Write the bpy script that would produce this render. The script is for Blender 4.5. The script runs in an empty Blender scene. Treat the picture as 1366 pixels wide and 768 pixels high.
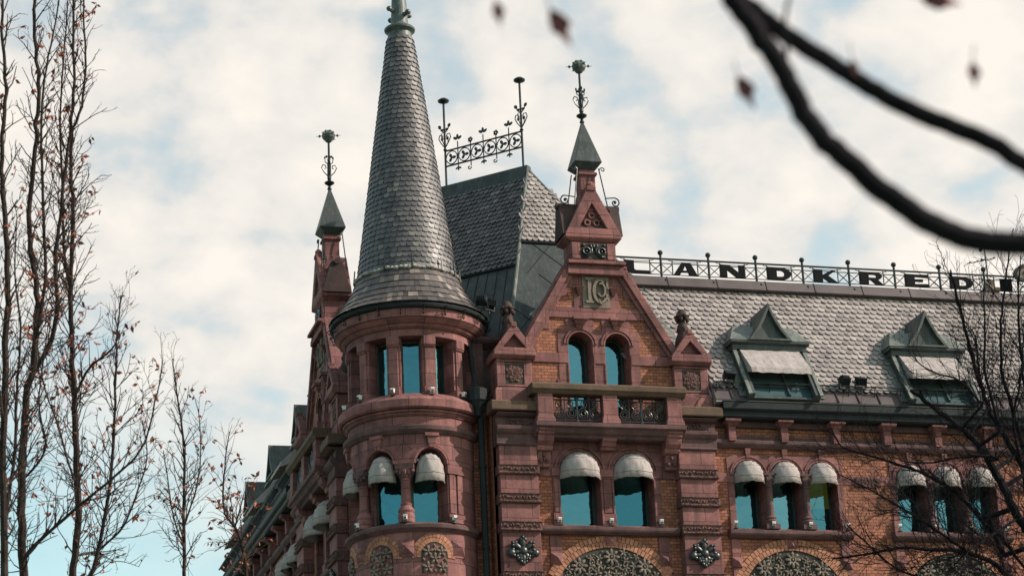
import bpy, bmesh, math, random
from mathutils import Vector, Matrix
from mathutils.geometry import tessellate_polygon
random.seed(7)
rad = math.radians
S = bpy.context.scene
COL = S.collection

# ------------------------------------------------------------------ camera
cam_d = bpy.data.cameras.new("camera")
cam = bpy.data.objects.new("camera", cam_d); COL.objects.link(cam)
RT = Vector((0.96438885, -0.26083724, -0.04379595))
UP = Vector((-0.04506098, -0.32520157, 0.94457051))
FW = Vector((0.26062167, 0.90895978, 0.32537435))
CAM = Vector((-13.224, -56.0, 1.6))
m = Matrix.Identity(4)
for i in range(3):
    m[i][0] = RT[i]; m[i][1] = UP[i]; m[i][2] = -FW[i]; m[i][3] = CAM[i]
cam.matrix_world = m
cam_d.sensor_width = 36; cam_d.lens = 82.79
cam_d.clip_start = 0.1; cam_d.clip_end = 3000
cam_d.dof.use_dof = True; cam_d.dof.focus_distance = 60.0; cam_d.dof.aperture_fstop = 5.2
S.camera = cam

# ------------------------------------------------------------------ sun, sky, exposure
SUN_EL, SUN_AZ = 35.0, 112.0      # azimuth clockwise from +Y
sd = Vector((math.sin(rad(SUN_AZ))*math.cos(rad(SUN_EL)), math.cos(rad(SUN_AZ))*math.cos(rad(SUN_EL)), math.sin(rad(SUN_EL))))
ld = bpy.data.lights.new("sun", 'SUN'); ld.energy = 5.0; ld.angle = rad(0.8); ld.color = (1.0, 0.86, 0.75)
lo = bpy.data.objects.new("sun", ld); COL.objects.link(lo)
lo.rotation_euler = (-sd).to_track_quat('-Z', 'Y').to_euler()
S.view_settings.view_transform = 'Standard'; S.view_settings.look = 'None'
S.view_settings.exposure = 0.36; S.view_settings.gamma = 1.0
S.view_settings.use_curve_mapping = False

world = bpy.data.worlds.new("World"); S.world = world; world.use_nodes = True
nt = world.node_tree; nt.nodes.clear()
def wn(t): return nt.nodes.new(t)
wo = wn('ShaderNodeOutputWorld'); sky = wn('ShaderNodeTexSky')
sky.sky_type = 'NISHITA'; sky.sun_disc = False; sky.sun_elevation = rad(SUN_EL); sky.sun_rotation = rad(SUN_AZ)
sky.altitude = 0; sky.air_density = 1.0; sky.dust_density = 1.0; sky.ozone_density = 1.0
tint = wn('ShaderNodeMix'); tint.data_type = 'RGBA'; tint.blend_type = 'MULTIPLY'; tint.inputs[0].default_value = 1
nt.links.new(sky.outputs[0], tint.inputs[6]); tint.inputs[7].default_value = (1.55, 1.68, 1.28, 1)
bsky = wn('ShaderNodeBackground'); bsky.inputs[1].default_value = 0.12
nt.links.new(tint.outputs[2], bsky.inputs[0])
tc = wn('ShaderNodeTexCoord')
sep = wn('ShaderNodeSeparateXYZ'); nt.links.new(tc.outputs['Generated'], sep.inputs[0])
def mth(op, a, b=None, c=None, clamp=False):
    n = wn('ShaderNodeMath'); n.operation = op; n.use_clamp = clamp
    for k, x in enumerate((a, b, c)):
        if x is None: continue
        if isinstance(x, (int, float)): n.inputs[k].default_value = x
        else: nt.links.new(x, n.inputs[k])
    return n.outputs[0]
# clouds lie on a flat layer: direction / height
den = mth('ADD', mth('MAXIMUM', sep.outputs[2], 0.0), 0.55)
cx = mth('DIVIDE', sep.outputs[0], den); cy = mth('DIVIDE', sep.outputs[1], den)
cmb = wn('ShaderNodeCombineXYZ'); nt.links.new(cx, cmb.inputs[0]); nt.links.new(cy, cmb.inputs[1]); cmb.inputs[2].default_value = 3.7
n1 = wn('ShaderNodeTexNoise'); n1.inputs['Scale'].default_value = 21.0; n1.inputs['Detail'].default_value = 5.0; n1.inputs['Roughness'].default_value = 0.48
n1.inputs['Distortion'].default_value = 0.12
nt.links.new(cmb.outputs[0], n1.inputs['Vector'])
n2 = wn('ShaderNodeTexNoise'); n2.inputs['Scale'].default_value = 4.5; n2.inputs['Detail'].default_value = 2
nt.links.new(cmb.outputs[0], n2.inputs['Vector'])
dens = mth('ADD', mth('MULTIPLY', n1.outputs[0], 0.74), mth('MULTIPLY', n2.outputs[0], 0.26))
mr = wn('ShaderNodeMapRange'); mr.interpolation_type = 'SMOOTHSTEP'
nt.links.new(dens, mr.inputs[0]); mr.inputs[1].default_value = 0.31; mr.inputs[2].default_value = 0.49; mr.inputs[3].default_value = 0.36
# the cloud bank stands over the roofs to the north; overhead and behind the street the sky is clear
az = mth('ADD', mth('MULTIPLY', sep.outputs[0], 0.26), mth('MULTIPLY', sep.outputs[1], 0.965))
mrf = wn('ShaderNodeMapRange'); mrf.interpolation_type = 'SMOOTHSTEP'
nt.links.new(az, mrf.inputs[0]); mrf.inputs[1].default_value = 0.35; mrf.inputs[2].default_value = 0.86
mrf.inputs[3].default_value = 0.42; mrf.inputs[4].default_value = 1.0
# thinner to the lower left (north-west, low down)
low = wn('ShaderNodeMapRange'); low.interpolation_type = 'SMOOTHSTEP'
lw = mth('ADD', mth('MULTIPLY', sep.outputs[0], 0.8), mth('MULTIPLY', sep.outputs[2], 1.6))
nt.links.new(lw, low.inputs[0]); low.inputs[1].default_value = 0.40; low.inputs[2].default_value = 0.60
low.inputs[3].default_value = 0.14; low.inputs[4].default_value = 1.0
mask = mth('MULTIPLY', mth('MULTIPLY', mr.outputs[0], mrf.outputs[0]), low.outputs[0], clamp=True)
mask = mth('MULTIPLY', mask, 0.97)
# inside the cloud: light tops and faint grey bellies
cr = wn('ShaderNodeValToRGB'); cr.color_ramp.elements[0].position = 0.42; cr.color_ramp.elements[0].color = (0.62, 0.605, 0.58, 1)
cr.color_ramp.elements[1].position = 0.60; cr.color_ramp.elements[1].color = (0.79, 0.735, 0.665, 1)
nt.links.new(dens, cr.inputs[0])
bcl = wn('ShaderNodeBackground'); nt.links.new(cr.outputs[0], bcl.inputs[0]); bcl.inputs[1].default_value = 1.0
mx = wn('ShaderNodeMixShader'); nt.links.new(mask, mx.inputs[0]); nt.links.new(bsky.outputs[0], mx.inputs[1]); nt.links.new(bcl.outputs[0], mx.inputs[2])
nt.links.new(mx.outputs[0], wo.inputs[0])

# ------------------------------------------------------------------ materials
class N:
    def __init__(s, name):
        s.m = bpy.data.materials.new(name); s.m.use_nodes = True; s.t = s.m.node_tree; s.t.nodes.clear()
        s.out = s.n('ShaderNodeOutputMaterial'); s.b = s.n('ShaderNodeBsdfPrincipled'); s.l(s.b.outputs[0], s.out.inputs[0])
        s.co = s.n('ShaderNodeTexCoord')
    def n(s, t, **k):
        x = s.t.nodes.new(t)
        for a, v in k.items(): setattr(x, a, v)
        return x
    def l(s, a, b): s.t.links.new(a, b)
    def mapping(s, src, scale):
        x = s.n('ShaderNodeMapping'); x.inputs['Scale'].default_value = scale; s.l(src, x.inputs['Vector']); return x.outputs[0]
    def noise(s, src, scale, detail=4, rough=0.55):
        x = s.n('ShaderNodeTexNoise'); x.inputs['Scale'].default_value = scale; x.inputs['Detail'].default_value = detail; x.inputs['Roughness'].default_value = rough
        s.l(src, x.inputs['Vector']); return x.outputs[0]
    def ramp(s, fac, *stops):
        x = s.n('ShaderNodeValToRGB'); e = x.color_ramp.elements
        while len(e) < len(stops): e.new(0.5)
        for i, (p, c) in enumerate(stops): e[i].position = p; e[i].color = (*c, 1) if len(c) == 3 else c
        s.l(fac, x.inputs[0]); return x.outputs[0]
    def mix(s, fac, a, b, mode='MIX'):
        x = s.n('ShaderNodeMix', data_type='RGBA', blend_type=mode)
        for sock, v in ((x.inputs[0], fac), (x.inputs[6], a), (x.inputs[7], b)):
            if isinstance(v, (int, float)): sock.default_value = v
            elif isinstance(v, tuple): sock.default_value = (*v, 1)
            else: s.l(v, sock)
        return x.outputs[2]
    def math(s, op, a, b):
        x = s.n('ShaderNodeMath', operation=op)
        for k, v in enumerate((a, b)):
            if isinstance(v, (int, float)): x.inputs[k].default_value = v
            else: s.l(v, x.inputs[k])
        return x.outputs[0]
    def tint(s, name='tint'):
        return s.n('ShaderNodeAttribute', attribute_name=name).outputs['Fac']
    def bump(s, h, strength=0.3, dist=0.02, prev=None):
        x = s.n('ShaderNodeBump'); x.inputs['Strength'].default_value = strength; x.inputs['Distance'].default_value = dist
        s.l(h, x.inputs['Height'])
        if prev is not None: s.l(prev, x.inputs['Normal'])
        return x.outputs[0]
    def fin(s, col, rough=0.8, normal=None, metal=0.0, spec=0.4):
        if isinstance(col, tuple): s.b.inputs['Base Color'].default_value = (*col, 1)
        else: s.l(col, s.b.inputs['Base Color'])
        if isinstance(rough, (int, float)): s.b.inputs['Roughness'].default_value = rough
        else: s.l(rough, s.b.inputs['Roughness'])
        s.b.inputs['Metallic'].default_value = metal; s.b.inputs['Specular IOR Level'].default_value = spec
        if normal is not None: s.l(normal, s.b.inputs['Normal'])
        return s.m

def sandstone(name, a, b, dirt=0.5, joints=None, grime=(0.05, 0.035, 0.035), carved=0.0):
    k = N(name); o = k.co.outputs['Object']; uv = k.co.outputs['UV']
    c = k.ramp(k.noise(o, 1.9, 6, 0.62), (0.32, a), (0.68, b))
    fine = k.noise(o, 22, 3)
    c = k.mix(0.5, c, k.ramp(fine, (0.25, (0.35, 0.35, 0.35)), (0.75, (0.75, 0.75, 0.75))), 'OVERLAY')
    t = k.tint(); c = k.mix(1.0, c, k.ramp(t, (0.0, (0.72, 0.72, 0.72)), (0.5, (0.95, 0.95, 0.95)), (1.0, (1.15, 1.12, 1.1))), 'MULTIPLY')
    # runs of soot: noise stretched down the wall
    st = k.noise(k.mapping(o, (2.4, 2.4, 0.35)), 1.6, 5, 0.6)
    c = k.mix(k.math('MULTIPLY', k.ramp(st, (0.48, (0, 0, 0)), (0.72, (1, 1, 1))), dirt), c, grime)
    nrm = k.bump(fine, 0.35, 0.012)
    if joints:
        br = k.n('ShaderNodeTexBrick'); k.l(uv, br.inputs['Vector'])
        br.inputs['Scale'].default_value = 1; br.inputs['Brick Width'].default_value = joints[0]; br.inputs['Row Height'].default_value = joints[1]
        br.inputs['Mortar Size'].default_value = 0.008; br.inputs['Mortar Smooth'].default_value = 0.1; br.inputs['Bias'].default_value = 0
        br.inputs['Color1'].default_value = (0.72, 0.72, 0.74, 1); br.inputs['Color2'].default_value = (1.15, 1.12, 1.08, 1); br.inputs['Mortar'].default_value = (0.35, 0.32, 0.32, 1)
        c = k.mix(1.0, c, br.outputs[0], 'MULTIPLY')
        inv = k.math('SUBTRACT', 1.0, br.outputs[1]); nrm = k.bump(inv, 0.6, 0.01, nrm)
    if carved:
        vo = k.n('ShaderNodeTexVoronoi', feature='SMOOTH_F1'); vo.inputs['Scale'].default_value = 14; k.l(o, vo.inputs['Vector'])
        nrm = k.bump(k.math('SUBTRACT', 1.0, vo.outputs[0]), carved, 0.05, nrm)
    return k.fin(c, 0.85, nrm, spec=0.25)

def brick(name):
    k = N(name); uv = k.co.outputs['UV']; o = k.co.outputs['Object']
    br = k.n('ShaderNodeTexBrick', offset=0.5); k.l(uv, br.inputs['Vector'])
    br.inputs['Scale'].default_value = 1; br.inputs['Brick Width'].default_value = 0.17; br.inputs['Row Height'].default_value = 0.085
    br.inputs['Mortar Size'].default_value = 0.009; br.inputs['Mortar Smooth'].default_value = 0.15; br.inputs['Bias'].default_value = 0.0
    br.inputs['Color1'].default_value = (0.36, 0.150, 0.098, 1); br.inputs['Color2'].default_value = (0.21, 0.080, 0.058, 1); br.inputs['Mortar'].default_value = (0.10, 0.05, 0.035, 1)
    c = k.mix(0.5, br.outputs[0], k.ramp(k.noise(k.mapping(o, (7, 7, 11)), 1, 2), (0.3, (0.3, 0.3, 0.3)), (0.7, (0.75, 0.72, 0.68))), 'OVERLAY')
    st = k.noise(k.mapping(o, (1.5, 1.5, 0.5)), 1.2, 5, 0.6)
    c = k.mix(k.math('MULTIPLY', k.ramp(st, (0.45, (0, 0, 0)), (0.75, (1, 1, 1))), 0.45), c, (0.09, 0.05, 0.04))
    t = k.tint(); c = k.mix(1.0, c, k.ramp(t, (0.0, (0.7, 0.65, 0.6)), (1.0, (1.3, 1.25, 1.15))), 'MULTIPLY')
    nrm = k.bump(k.math('SUBTRACT', 1.0, br.outputs[1]), 0.7, 0.012, k.bump(k.noise(o, 40, 2), 0.2, 0.01))
    return k.fin(c, 0.8, nrm, spec=0.3)

def plain(name, col, col2=None, rough=0.6, metal=0.0, scale=3, bump=0.15, spec=0.4, streak=None):
    k = N(name); o = k.co.outputs['Object']
    c = k.ramp(k.noise(o, scale, 4), (0.3, col), (0.7, col2 or tuple(x*1.35 for x in col)))
    t = k.tint(); c = k.mix(1.0, c, k.ramp(t, (0.0, (0.7, 0.7, 0.7)), (1.0, (1.3, 1.3, 1.3))), 'MULTIPLY')
    if streak:
        st = k.noise(k.mapping(o, (6, 6, 0.5)), 2.0, 4, 0.6)
        c = k.mix(k.ramp(st, (0.5, (0, 0, 0)), (0.75, (0.8, 0.8, 0.8))), c, streak)
    return k.fin(c, rough, k.bump(k.noise(o, scale*9, 3), bump, 0.01), metal, spec)

def slate(name, a, b, c3):
    k = N(name); o = k.co.outputs['Object']; t = k.tint()
    c = k.ramp(t, (0.0, a), (0.45, b), (0.85, b), (1.0, c3))
    c = k.mix(0.5, c, k.ramp(k.noise(o, 5, 5), (0.3, (0.25, 0.25, 0.25)), (0.7, (0.75, 0.75, 0.75))), 'OVERLAY')
    st = k.noise(k.mapping(o, (1.1, 1.1, 0.5)), 1.0, 4)
    c = k.mix(k.math('MULTIPLY', k.ramp(st, (0.5, (0, 0, 0)), (0.72, (1, 1, 1))), 0.45), c, (0.06, 0.06, 0.055))
    return k.fin(c, k.math('ADD', k.math('MULTIPLY', t, 0.14), 0.42), k.bump(k.noise(o, 35, 3), 0.25, 0.008), spec=0.5)

M = {}
M['stone'] = sandstone('red_sandstone', (0.145, 0.063, 0.063), (0.262, 0.121, 0.117), 0.6, joints=(0.66, 0.376))
M['ashlar'] = sandstone('red_sandstone_ashlar', (0.145, 0.063, 0.063), (0.262, 0.121, 0.117), 0.5, joints=(0.85, 0.42))
M['trim'] = sandstone('sooty_sandstone', (0.060, 0.038, 0.040), (0.14, 0.075, 0.074), 0.75)
M['slab'] = sandstone('mossy_sandstone', (0.075, 0.048, 0.036), (0.13, 0.085, 0.062), 0.7, grime=(0.07, 0.055, 0.03))
M['carved'] = sandstone('carved_sandstone', (0.085, 0.045, 0.042), (0.15, 0.078, 0.07), 0.7, carved=0.7)
M['relief'] = sandstone('relief_stone', (0.125, 0.104, 0.088), (0.21, 0.175, 0.148), 0.4, grime=(0.04, 0.04, 0.035))
M['relief_ground'] = sandstone('relief_ground', (0.035, 0.038, 0.035), (0.06, 0.06, 0.05), 0.3)
M['soot'] = sandstone('blackened_sandstone', (0.035, 0.026, 0.026), (0.075, 0.045, 0.042), 0.5, grime=(0.02, 0.02, 0.02))
M['lead'] = plain('pale_lead', (0.20, 0.20, 0.19), (0.40, 0.38, 0.34), 0.6)
M['brick'] = brick('ochre_brick')
M['brick_plain'] = plain('wedge_brick', (0.22, 0.095, 0.06), (0.36, 0.165, 0.10), 0.85, 0.0, 7, 0.3)
M['mortar'] = plain('dark_mortar', (0.06, 0.035, 0.03), (0.09, 0.055, 0.045), 0.9)
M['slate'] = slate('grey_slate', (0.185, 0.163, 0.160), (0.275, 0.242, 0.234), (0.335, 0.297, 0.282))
M['slate_spire_shaded'] = slate('spire_and_shaded_slate', (0.040, 0.040, 0.047), (0.080, 0.076, 0.080), (0.16, 0.146, 0.140))  # spire slate; on left and corner roof faces it carries painted shade
M['slate_brown'] = slate('brown_slate', (0.04, 0.036, 0.037), (0.075, 0.062, 0.06), (0.26, 0.21, 0.18))
M['copper'] = plain('weathered_copper', (0.060, 0.072, 0.068), (0.125, 0.140, 0.128), 0.5, 0.0, 2.5, 0.1, streak=(0.24, 0.26, 0.225))
M['sheet'] = plain('dark_sheet_metal', (0.028, 0.036, 0.038), (0.055, 0.066, 0.066), 0.45, 0.0, 1.5, 0.1, spec=0.25, streak=(0.085, 0.10, 0.095))
M['patina'] = plain('dark_patina', (0.032, 0.042, 0.041), (0.068, 0.080, 0.075), 0.5, 0.0, 3, 0.1, spec=0.25, streak=(0.11, 0.12, 0.11))
M['ridge'] = plain('brown_ridge_metal', (0.045, 0.034, 0.037), (0.08, 0.06, 0.062), 0.5, 0.0, 2)
M['gutter'] = plain('gutter_metal', (0.010, 0.014, 0.016), (0.022, 0.028, 0.03), 0.6, 0.0, 2, spec=0.15)
M['iron'] = plain('dark_iron', (0.007, 0.011, 0.013), (0.016, 0.022, 0.024), 0.35, 0.0, 6)
M['verdigris'] = plain('verdigris_bronze', (0.035, 0.05, 0.05), (0.10, 0.125, 0.115), 0.5, 0.0, 8)
M['canvas'] = plain('awning_canvas', (0.46, 0.42, 0.415), (0.57, 0.52, 0.51), 0.9, 0.0, 4, 0.5, 0.2, streak=(0.24, 0.21, 0.20))
def translucent(m):
    t = m.node_tree; p = [n for n in t.nodes if n.type == 'BSDF_PRINCIPLED'][0]; o = [n for n in t.nodes if n.type == 'OUTPUT_MATERIAL'][0]
    tr = t.nodes.new('ShaderNodeBsdfTranslucent'); tr.inputs[0].default_value = (0.42, 0.37, 0.33, 1); mxs = t.nodes.new('ShaderNodeMixShader'); mxs.inputs[0].default_value = 0.4
    t.links.new(p.outputs[0], mxs.inputs[1]); t.links.new(tr.outputs[0], mxs.inputs[2]); t.links.new(mxs.outputs[0], o.inputs[0])
translucent(M['canvas'])
M['blind_warm'] = plain('ochre_blind', (0.70, 0.36, 0.13), (0.8, 0.44, 0.2), 0.9)
bw = [n for n in M['blind_warm'].node_tree.nodes if n.type == 'BSDF_PRINCIPLED'][0]; bw.inputs['Emission Color'].default_value = (1.0, 0.26, 0.03, 1); bw.inputs['Emission Strength'].default_value = 0.45   # the one lit room
M['curtain'] = plain('pale_curtain', (0.55, 0.56, 0.54), (0.7, 0.7, 0.67), 0.9)
M['frame'] = plain('window_timber', (0.02, 0.022, 0.02), (0.035, 0.036, 0.03), 0.5)
M['blind'] = plain('blind_cloth', (0.40, 0.45, 0.42), (0.48, 0.52, 0.48), 0.9)
M['room'] = plain('room_dark', (0.02, 0.05, 0.06), (0.03, 0.07, 0.08), 0.9)
M['white'] = plain('white_enamel', (0.62, 0.60, 0.58), (0.78, 0.75, 0.72), 0.4)
M['letter'] = plain('black_letter', (0.004, 0.005, 0.006), (0.008, 0.009, 0.011), 0.8, 0.0, 2, 0.05, 0.1)
M['bark_dark'] = plain('black_bark', (0.008, 0.008, 0.011), (0.018, 0.016, 0.019), 0.9, 0.0, 8, 0.6, 0.05)
M['bark'] = plain('dark_bark', (0.014, 0.012, 0.015), (0.032, 0.027, 0.029), 0.9, 0.0, 8, 0.6, 0.1)
M['bark_warm'] = plain('brown_bark', (0.026, 0.019, 0.019), (0.055, 0.040, 0.037), 0.9, 0.0, 8, 0.6, 0.1)
M['leaf'] = plain('dry_leaf', (0.16, 0.045, 0.032), (0.30, 0.10, 0.055), 0.8, 0.0, 5)
M['leaf_dark'] = plain('wine_leaf', (0.10, 0.03, 0.035), (0.16, 0.055, 0.05), 0.8, 0.0, 5)
def glass():
    k = N('blue_green_glass'); o = k.co.outputs['Object']
    gl = k.n('ShaderNodeBsdfGlossy'); pt = k.tint(); k.l(k.ramp(pt, (0.0, (0.08, 0.26, 0.31)), (1.0, (0.24, 0.47, 0.50))), gl.inputs['Color']); gl.inputs['Roughness'].default_value = 0.03
    tr = k.n('ShaderNodeBsdfTransparent'); tr.inputs['Color'].default_value = (0.34, 0.70, 0.75, 1)
    mxs = k.n('ShaderNodeMixShader'); mxs.inputs[0].default_value = 0.45
    k.l(tr.outputs[0], mxs.inputs[1]); k.l(gl.outputs[0], mxs.inputs[2])
    nrm = k.bump(k.noise(o, 1.6, 3), 0.22, 0.05); k.l(nrm, gl.inputs['Normal'])
    k.l(mxs.outputs[0], k.out.inputs[0]); k.t.nodes.remove(k.b)
    return k.m
M['glass'] = glass()
def grass():
    k = N('lawn'); o = k.co.outputs['Object']
    return k.fin(k.ramp(k.noise(o, 0.8, 6), (0.3, (0.035, 0.05, 0.02)), (0.7, (0.07, 0.085, 0.03))), 0.9, k.bump(k.noise(o, 30, 3), 0.5, 0.05))
M['lawn'] = grass()
M['asphalt'] = plain('asphalt', (0.04, 0.04, 0.042), (0.06, 0.06, 0.06), 0.85, 0, 1.2)
M['paving'] = plain('paving', (0.20, 0.19, 0.18), (0.28, 0.27, 0.25), 0.85, 0, 2)
M['paint'] = plain('road_paint', (0.6, 0.6, 0.58), (0.75, 0.75, 0.72), 0.7)

# ------------------------------------------------------------------ mesh helpers
Xt, Yt = 0.37, 1.43
XL = Xt - Yt + 0.06
def FR(p): return (Xt + p[0], -p[1], p[2])
def FL(p): return (XL - p[1], Yt + p[0], p[2])
R0 = 1.65
DIAG = -math.pi/4
def FT(p):                                    # tower: arc length from the corner diagonal, radius, height
    a = DIAG + p[0]/R0
    return (Xt + p[1]*math.sin(a), Yt - p[1]*math.cos(a), p[2])
def ang(deg): return rad(deg)*R0
def AT(x, y, z=0, rot=0):
    c, s = math.cos(rot), math.sin(rot)
    return lambda p: (x + p[0]*c - p[1]*s, y + p[0]*s + p[1]*c, z + p[2])
class MB:
    def __init__(s): s.v = []; s.f = []; s.t = []
    def add(s, vs, fs, t=0.5):
        n = len(s.v); s.v.extend(tuple(v) for v in vs)
        for f in fs: s.f.append(tuple(i+n for i in f)); s.t.append(t)
        return s
    def box(s, u0, u1, v0, v1, z0, z1, n=1, t=0.5):
        return s.prof([(v0, z0), (v1, z0), (v1, z1), (v0, z1)], u0, u1, n, t)
    def frustum(s, a, za, b, zb, t=0.5):      # a, b = (u0,u1,v0,v1)
        vs = [(a[0], a[2], za), (a[1], a[2], za), (a[1], a[3], za), (a[0], a[3], za), (b[0], b[2], zb), (b[1], b[2], zb), (b[1], b[3], zb), (b[0], b[3], zb)]
        return s.add(vs, [(0, 1, 2, 3), (4, 5, 6, 7), (0, 1, 5, 4), (1, 2, 6, 5), (2, 3, 7, 6), (3, 0, 4, 7)], t)
    def prof(s, pr, u0, u1, n=1, t=0.5, caps=True):   # profile (v,z) swept along u
        k = len(pr); vs = []; fs = []
        for i in range(n+1):
            u = u0 + (u1-u0)*i/n
            vs += [(u, v, z) for v, z in pr]
        for i in range(n):
            for j in range(k):
                a = i*k+j; b = i*k+(j+1) % k
                fs.append((a, b, b+k, a+k))
        if caps: fs += [tuple(range(k)), tuple(range(n*k, n*k+k))]
        return s.add(vs, fs, t)
    def plate(s, outer, v0, v1, holes=(), t=0.5):     # polygon (u,z) with holes, thick from v0 to v1
        loops = [list(outer)] + [list(h) for h in holes]
        tris = tessellate_polygon([[Vector((a, b, 0)) for a, b in lp] for lp in loops])
        flat = [p for lp in loops for p in lp]; n = len(flat)
        vs = [(a, v1, b) for a, b in flat] + [(a, v0, b) for a, b in flat]
        fs = [tuple(q) for q in tris] + [tuple(i+n for i in q) for q in tris]
        o = 0
        for lp in loops:
            L = len(lp)
            for i in range(L):
                a = o+i; b = o+(i+1) % L
                fs.append((a, b, b+n, a+n))
            o += L
        return s.add(vs, fs, t)
    def arc(s, cu, cz, r0, r1, a0, a1, v0, v1, n=12, t=0.5):   # ring piece in (u,z)
        vs = []; fs = []
        for i in range(n+1):
            a = a0 + (a1-a0)*i/n; c, q = math.cos(a), math.sin(a)
            vs += [(cu+c*r0, v0, cz+q*r0), (cu+c*r1, v0, cz+q*r1), (cu+c*r1, v1, cz+q*r1), (cu+c*r0, v1, cz+q*r0)]
        for i in range(n):
            for j in range(4):
                a = i*4+j; b = i*4+(j+1) % 4
                fs.append((a, b, b+4, a+4))
        fs += [(0, 1, 2, 3), tuple(n*4+j for j in range(4))]
        return s.add(vs, fs, t)
    def tube(s, pts, r, n=6, r2=None, t=0.5, cap=True):
        pts = [Vector(p) for p in pts]; k = len(pts); vs = []; fs = []
        r2 = r if r2 is None else r2; ref = Vector((0.31, 0.17, 0.93)); x = None
        for i, p in enumerate(pts):
            d = (pts[min(i+1, k-1)] - pts[max(i-1, 0)])
            if d.length < 1e-9: d = Vector((0, 0, 1))
            d.normalize()
            if x is None:
                x = d.cross(ref)
                if x.length < 1e-3: x = d.cross(Vector((1, 0, 0)))
            x = x - d*x.dot(d)
            if x.length < 1e-6: x = d.cross(ref)
            x.normalize(); y = d.cross(x)
            rr = r + (r2-r)*i/max(1, k-1)
            for j in range(n):
                a = 2*math.pi*j/n; vs.append(tuple(p + x*math.cos(a)*rr + y*math.sin(a)*rr))
        for i in range(k-1):
            for j in range(n):
                a = i*n+j; b = i*n+(j+1) % n; fs.append((a, b, b+n, a+n))
        if cap: fs += [tuple(range(n)), tuple(range((k-1)*n, k*n))]
        return s.add(vs, fs, t)
    def lathe(s, pr, c=(0, 0), n=24, a0=0.0, a1=2*math.pi, t=0.5, rot=0.0):   # profile (r,z) about the axis (u,v)=c
        full = abs(a1-a0-2*math.pi) < 1e-6; k = len(pr); vs = []; fs = []
        m_ = n if full else n+1
        for i in range(m_):
            a = a0 + (a1-a0)*i/n + rot
            vs += [(c[0]+r*math.cos(a), c[1]+r*math.sin(a), z) for r, z in pr]
        for i in range(n):
            i2 = (i+1) % m_
            for j in range(k-1): fs.append((i*k+j, i*k+j+1, i2*k+j+1, i2*k+j))
        if full:
            if pr[0][0] > 1e-6: fs.append(tuple(i*k for i in range(n)))
            if pr[-1][0] > 1e-6: fs.append(tuple(i*k+k-1 for i in range(n)))
        return s.add(vs, fs, t)
    def blob(s, u, v, z, ru, rv, rz, rot=0.0, n=6, k=4, t=0.5):   # ellipsoid, turned about v
        vs = [(0, 0, rz), (0, 0, -rz)]; fs = []
        for i in range(1, k):
            p = math.pi*i/k
            for j in range(n):
                a = 2*math.pi*j/n; vs.append((ru*math.sin(p)*math.cos(a), rv*math.sin(p)*math.sin(a), rz*math.cos(p)))
        for j in range(n):
            j2 = (j+1) % n
            fs.append((0, 2+j, 2+j2)); fs.append((1, 2+(k-2)*n+j2, 2+(k-2)*n+j))
            for i in range(k-2): fs.append((2+i*n+j, 2+i*n+j2, 2+(i+1)*n+j2, 2+(i+1)*n+j))
        c, q = math.cos(rot), math.sin(rot)
        return s.add([(u+x*c-w*q, v+y, z+x*q+w*c) for x, y, w in vs], fs, t)
    def build(s, name, mat, parent=None, F=None, smooth=False, bevel=0.0):
        me = bpy.data.meshes.new(name)
        co = [F(p) for p in s.v] if F else s.v
        me.from_pydata(co, [], s.f); me.update()
        bm = bmesh.new(); bm.from_mesh(me); bmesh.ops.recalc_face_normals(bm, faces=bm.faces); bm.to_mesh(me); bm.free()
        uvl = me.uv_layers.new(name='UVMap'); L = s.v
        at = me.attributes.new('tint', 'FLOAT', 'FACE')
        at.data.foreach_set('value', s.t)
        for p in me.polygons:
            vs = p.vertices; nx = ny = nz = 0.0
            for i in range(len(vs)):
                a = L[vs[i]]; b = L[vs[(i+1) % len(vs)]]
                nx += (a[1]-b[1])*(a[2]+b[2]); ny += (a[2]-b[2])*(a[0]+b[0]); nz += (a[0]-b[0])*(a[1]+b[1])
            nx, ny, nz = abs(nx), abs(ny), abs(nz)
            for li in p.loop_indices:
                q = L[me.loops[li].vertex_index]
                if ny >= nx and ny >= nz: uv = (q[0], q[2])
                elif nx >= nz: uv = (q[1], q[2])
                else: uv = (q[0], q[1])
                uvl.data[li].uv = uv
        me.materials.append(mat)
        if smooth: me.polygons.foreach_set('use_smooth', [True]*len(me.polygons))
        o = bpy.data.objects.new(name, me); COL.objects.link(o)
        if bevel:
            b = o.modifiers.new('bevel', 'BEVEL'); b.width = bevel; b.segments = 1; b.limit_method = 'ANGLE'; b.angle_limit = rad(40)
        if parent is not None:
            o.parent = parent
            if parent.type == 'EMPTY' and F is not None and not getattr(s, 'local', False):
                o.matrix_parent_inverse = Matrix.Translation(-parent.location)
        return o
def islands(mb):
    par = list(range(len(mb.v)))
    def fd(x):
        while par[x] != x: par[x] = par[par[x]]; x = par[x]
        return x
    for f in mb.f:
        for k in f[1:]: par[fd(k)] = fd(f[0])
    gs = {}
    for n_, f in enumerate(mb.f): gs.setdefault(fd(f[0]), []).append(n_)
    items = []
    for fs in gs.values():
        vs = [mb.v[k] for n_ in fs for k in mb.f[n_]]
        items.append([fs, [min(p[i] for p in vs)-.012 for i in range(3)], [max(p[i] for p in vs)+.012 for i in range(3)]])
    ch = True
    while ch:
        ch = False; out = []
        for it in items:
            for o in out:
                if all(it[1][i] <= o[2][i] and o[1][i] <= it[2][i] for i in range(3)):
                    o[0] += it[0]; o[1] = [min(x, y) for x, y in zip(o[1], it[1])]; o[2] = [max(x, y) for x, y in zip(o[2], it[2])]; ch = True; break
            else: out.append(it)
        items = out
    return [it[0] for it in items]
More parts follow.
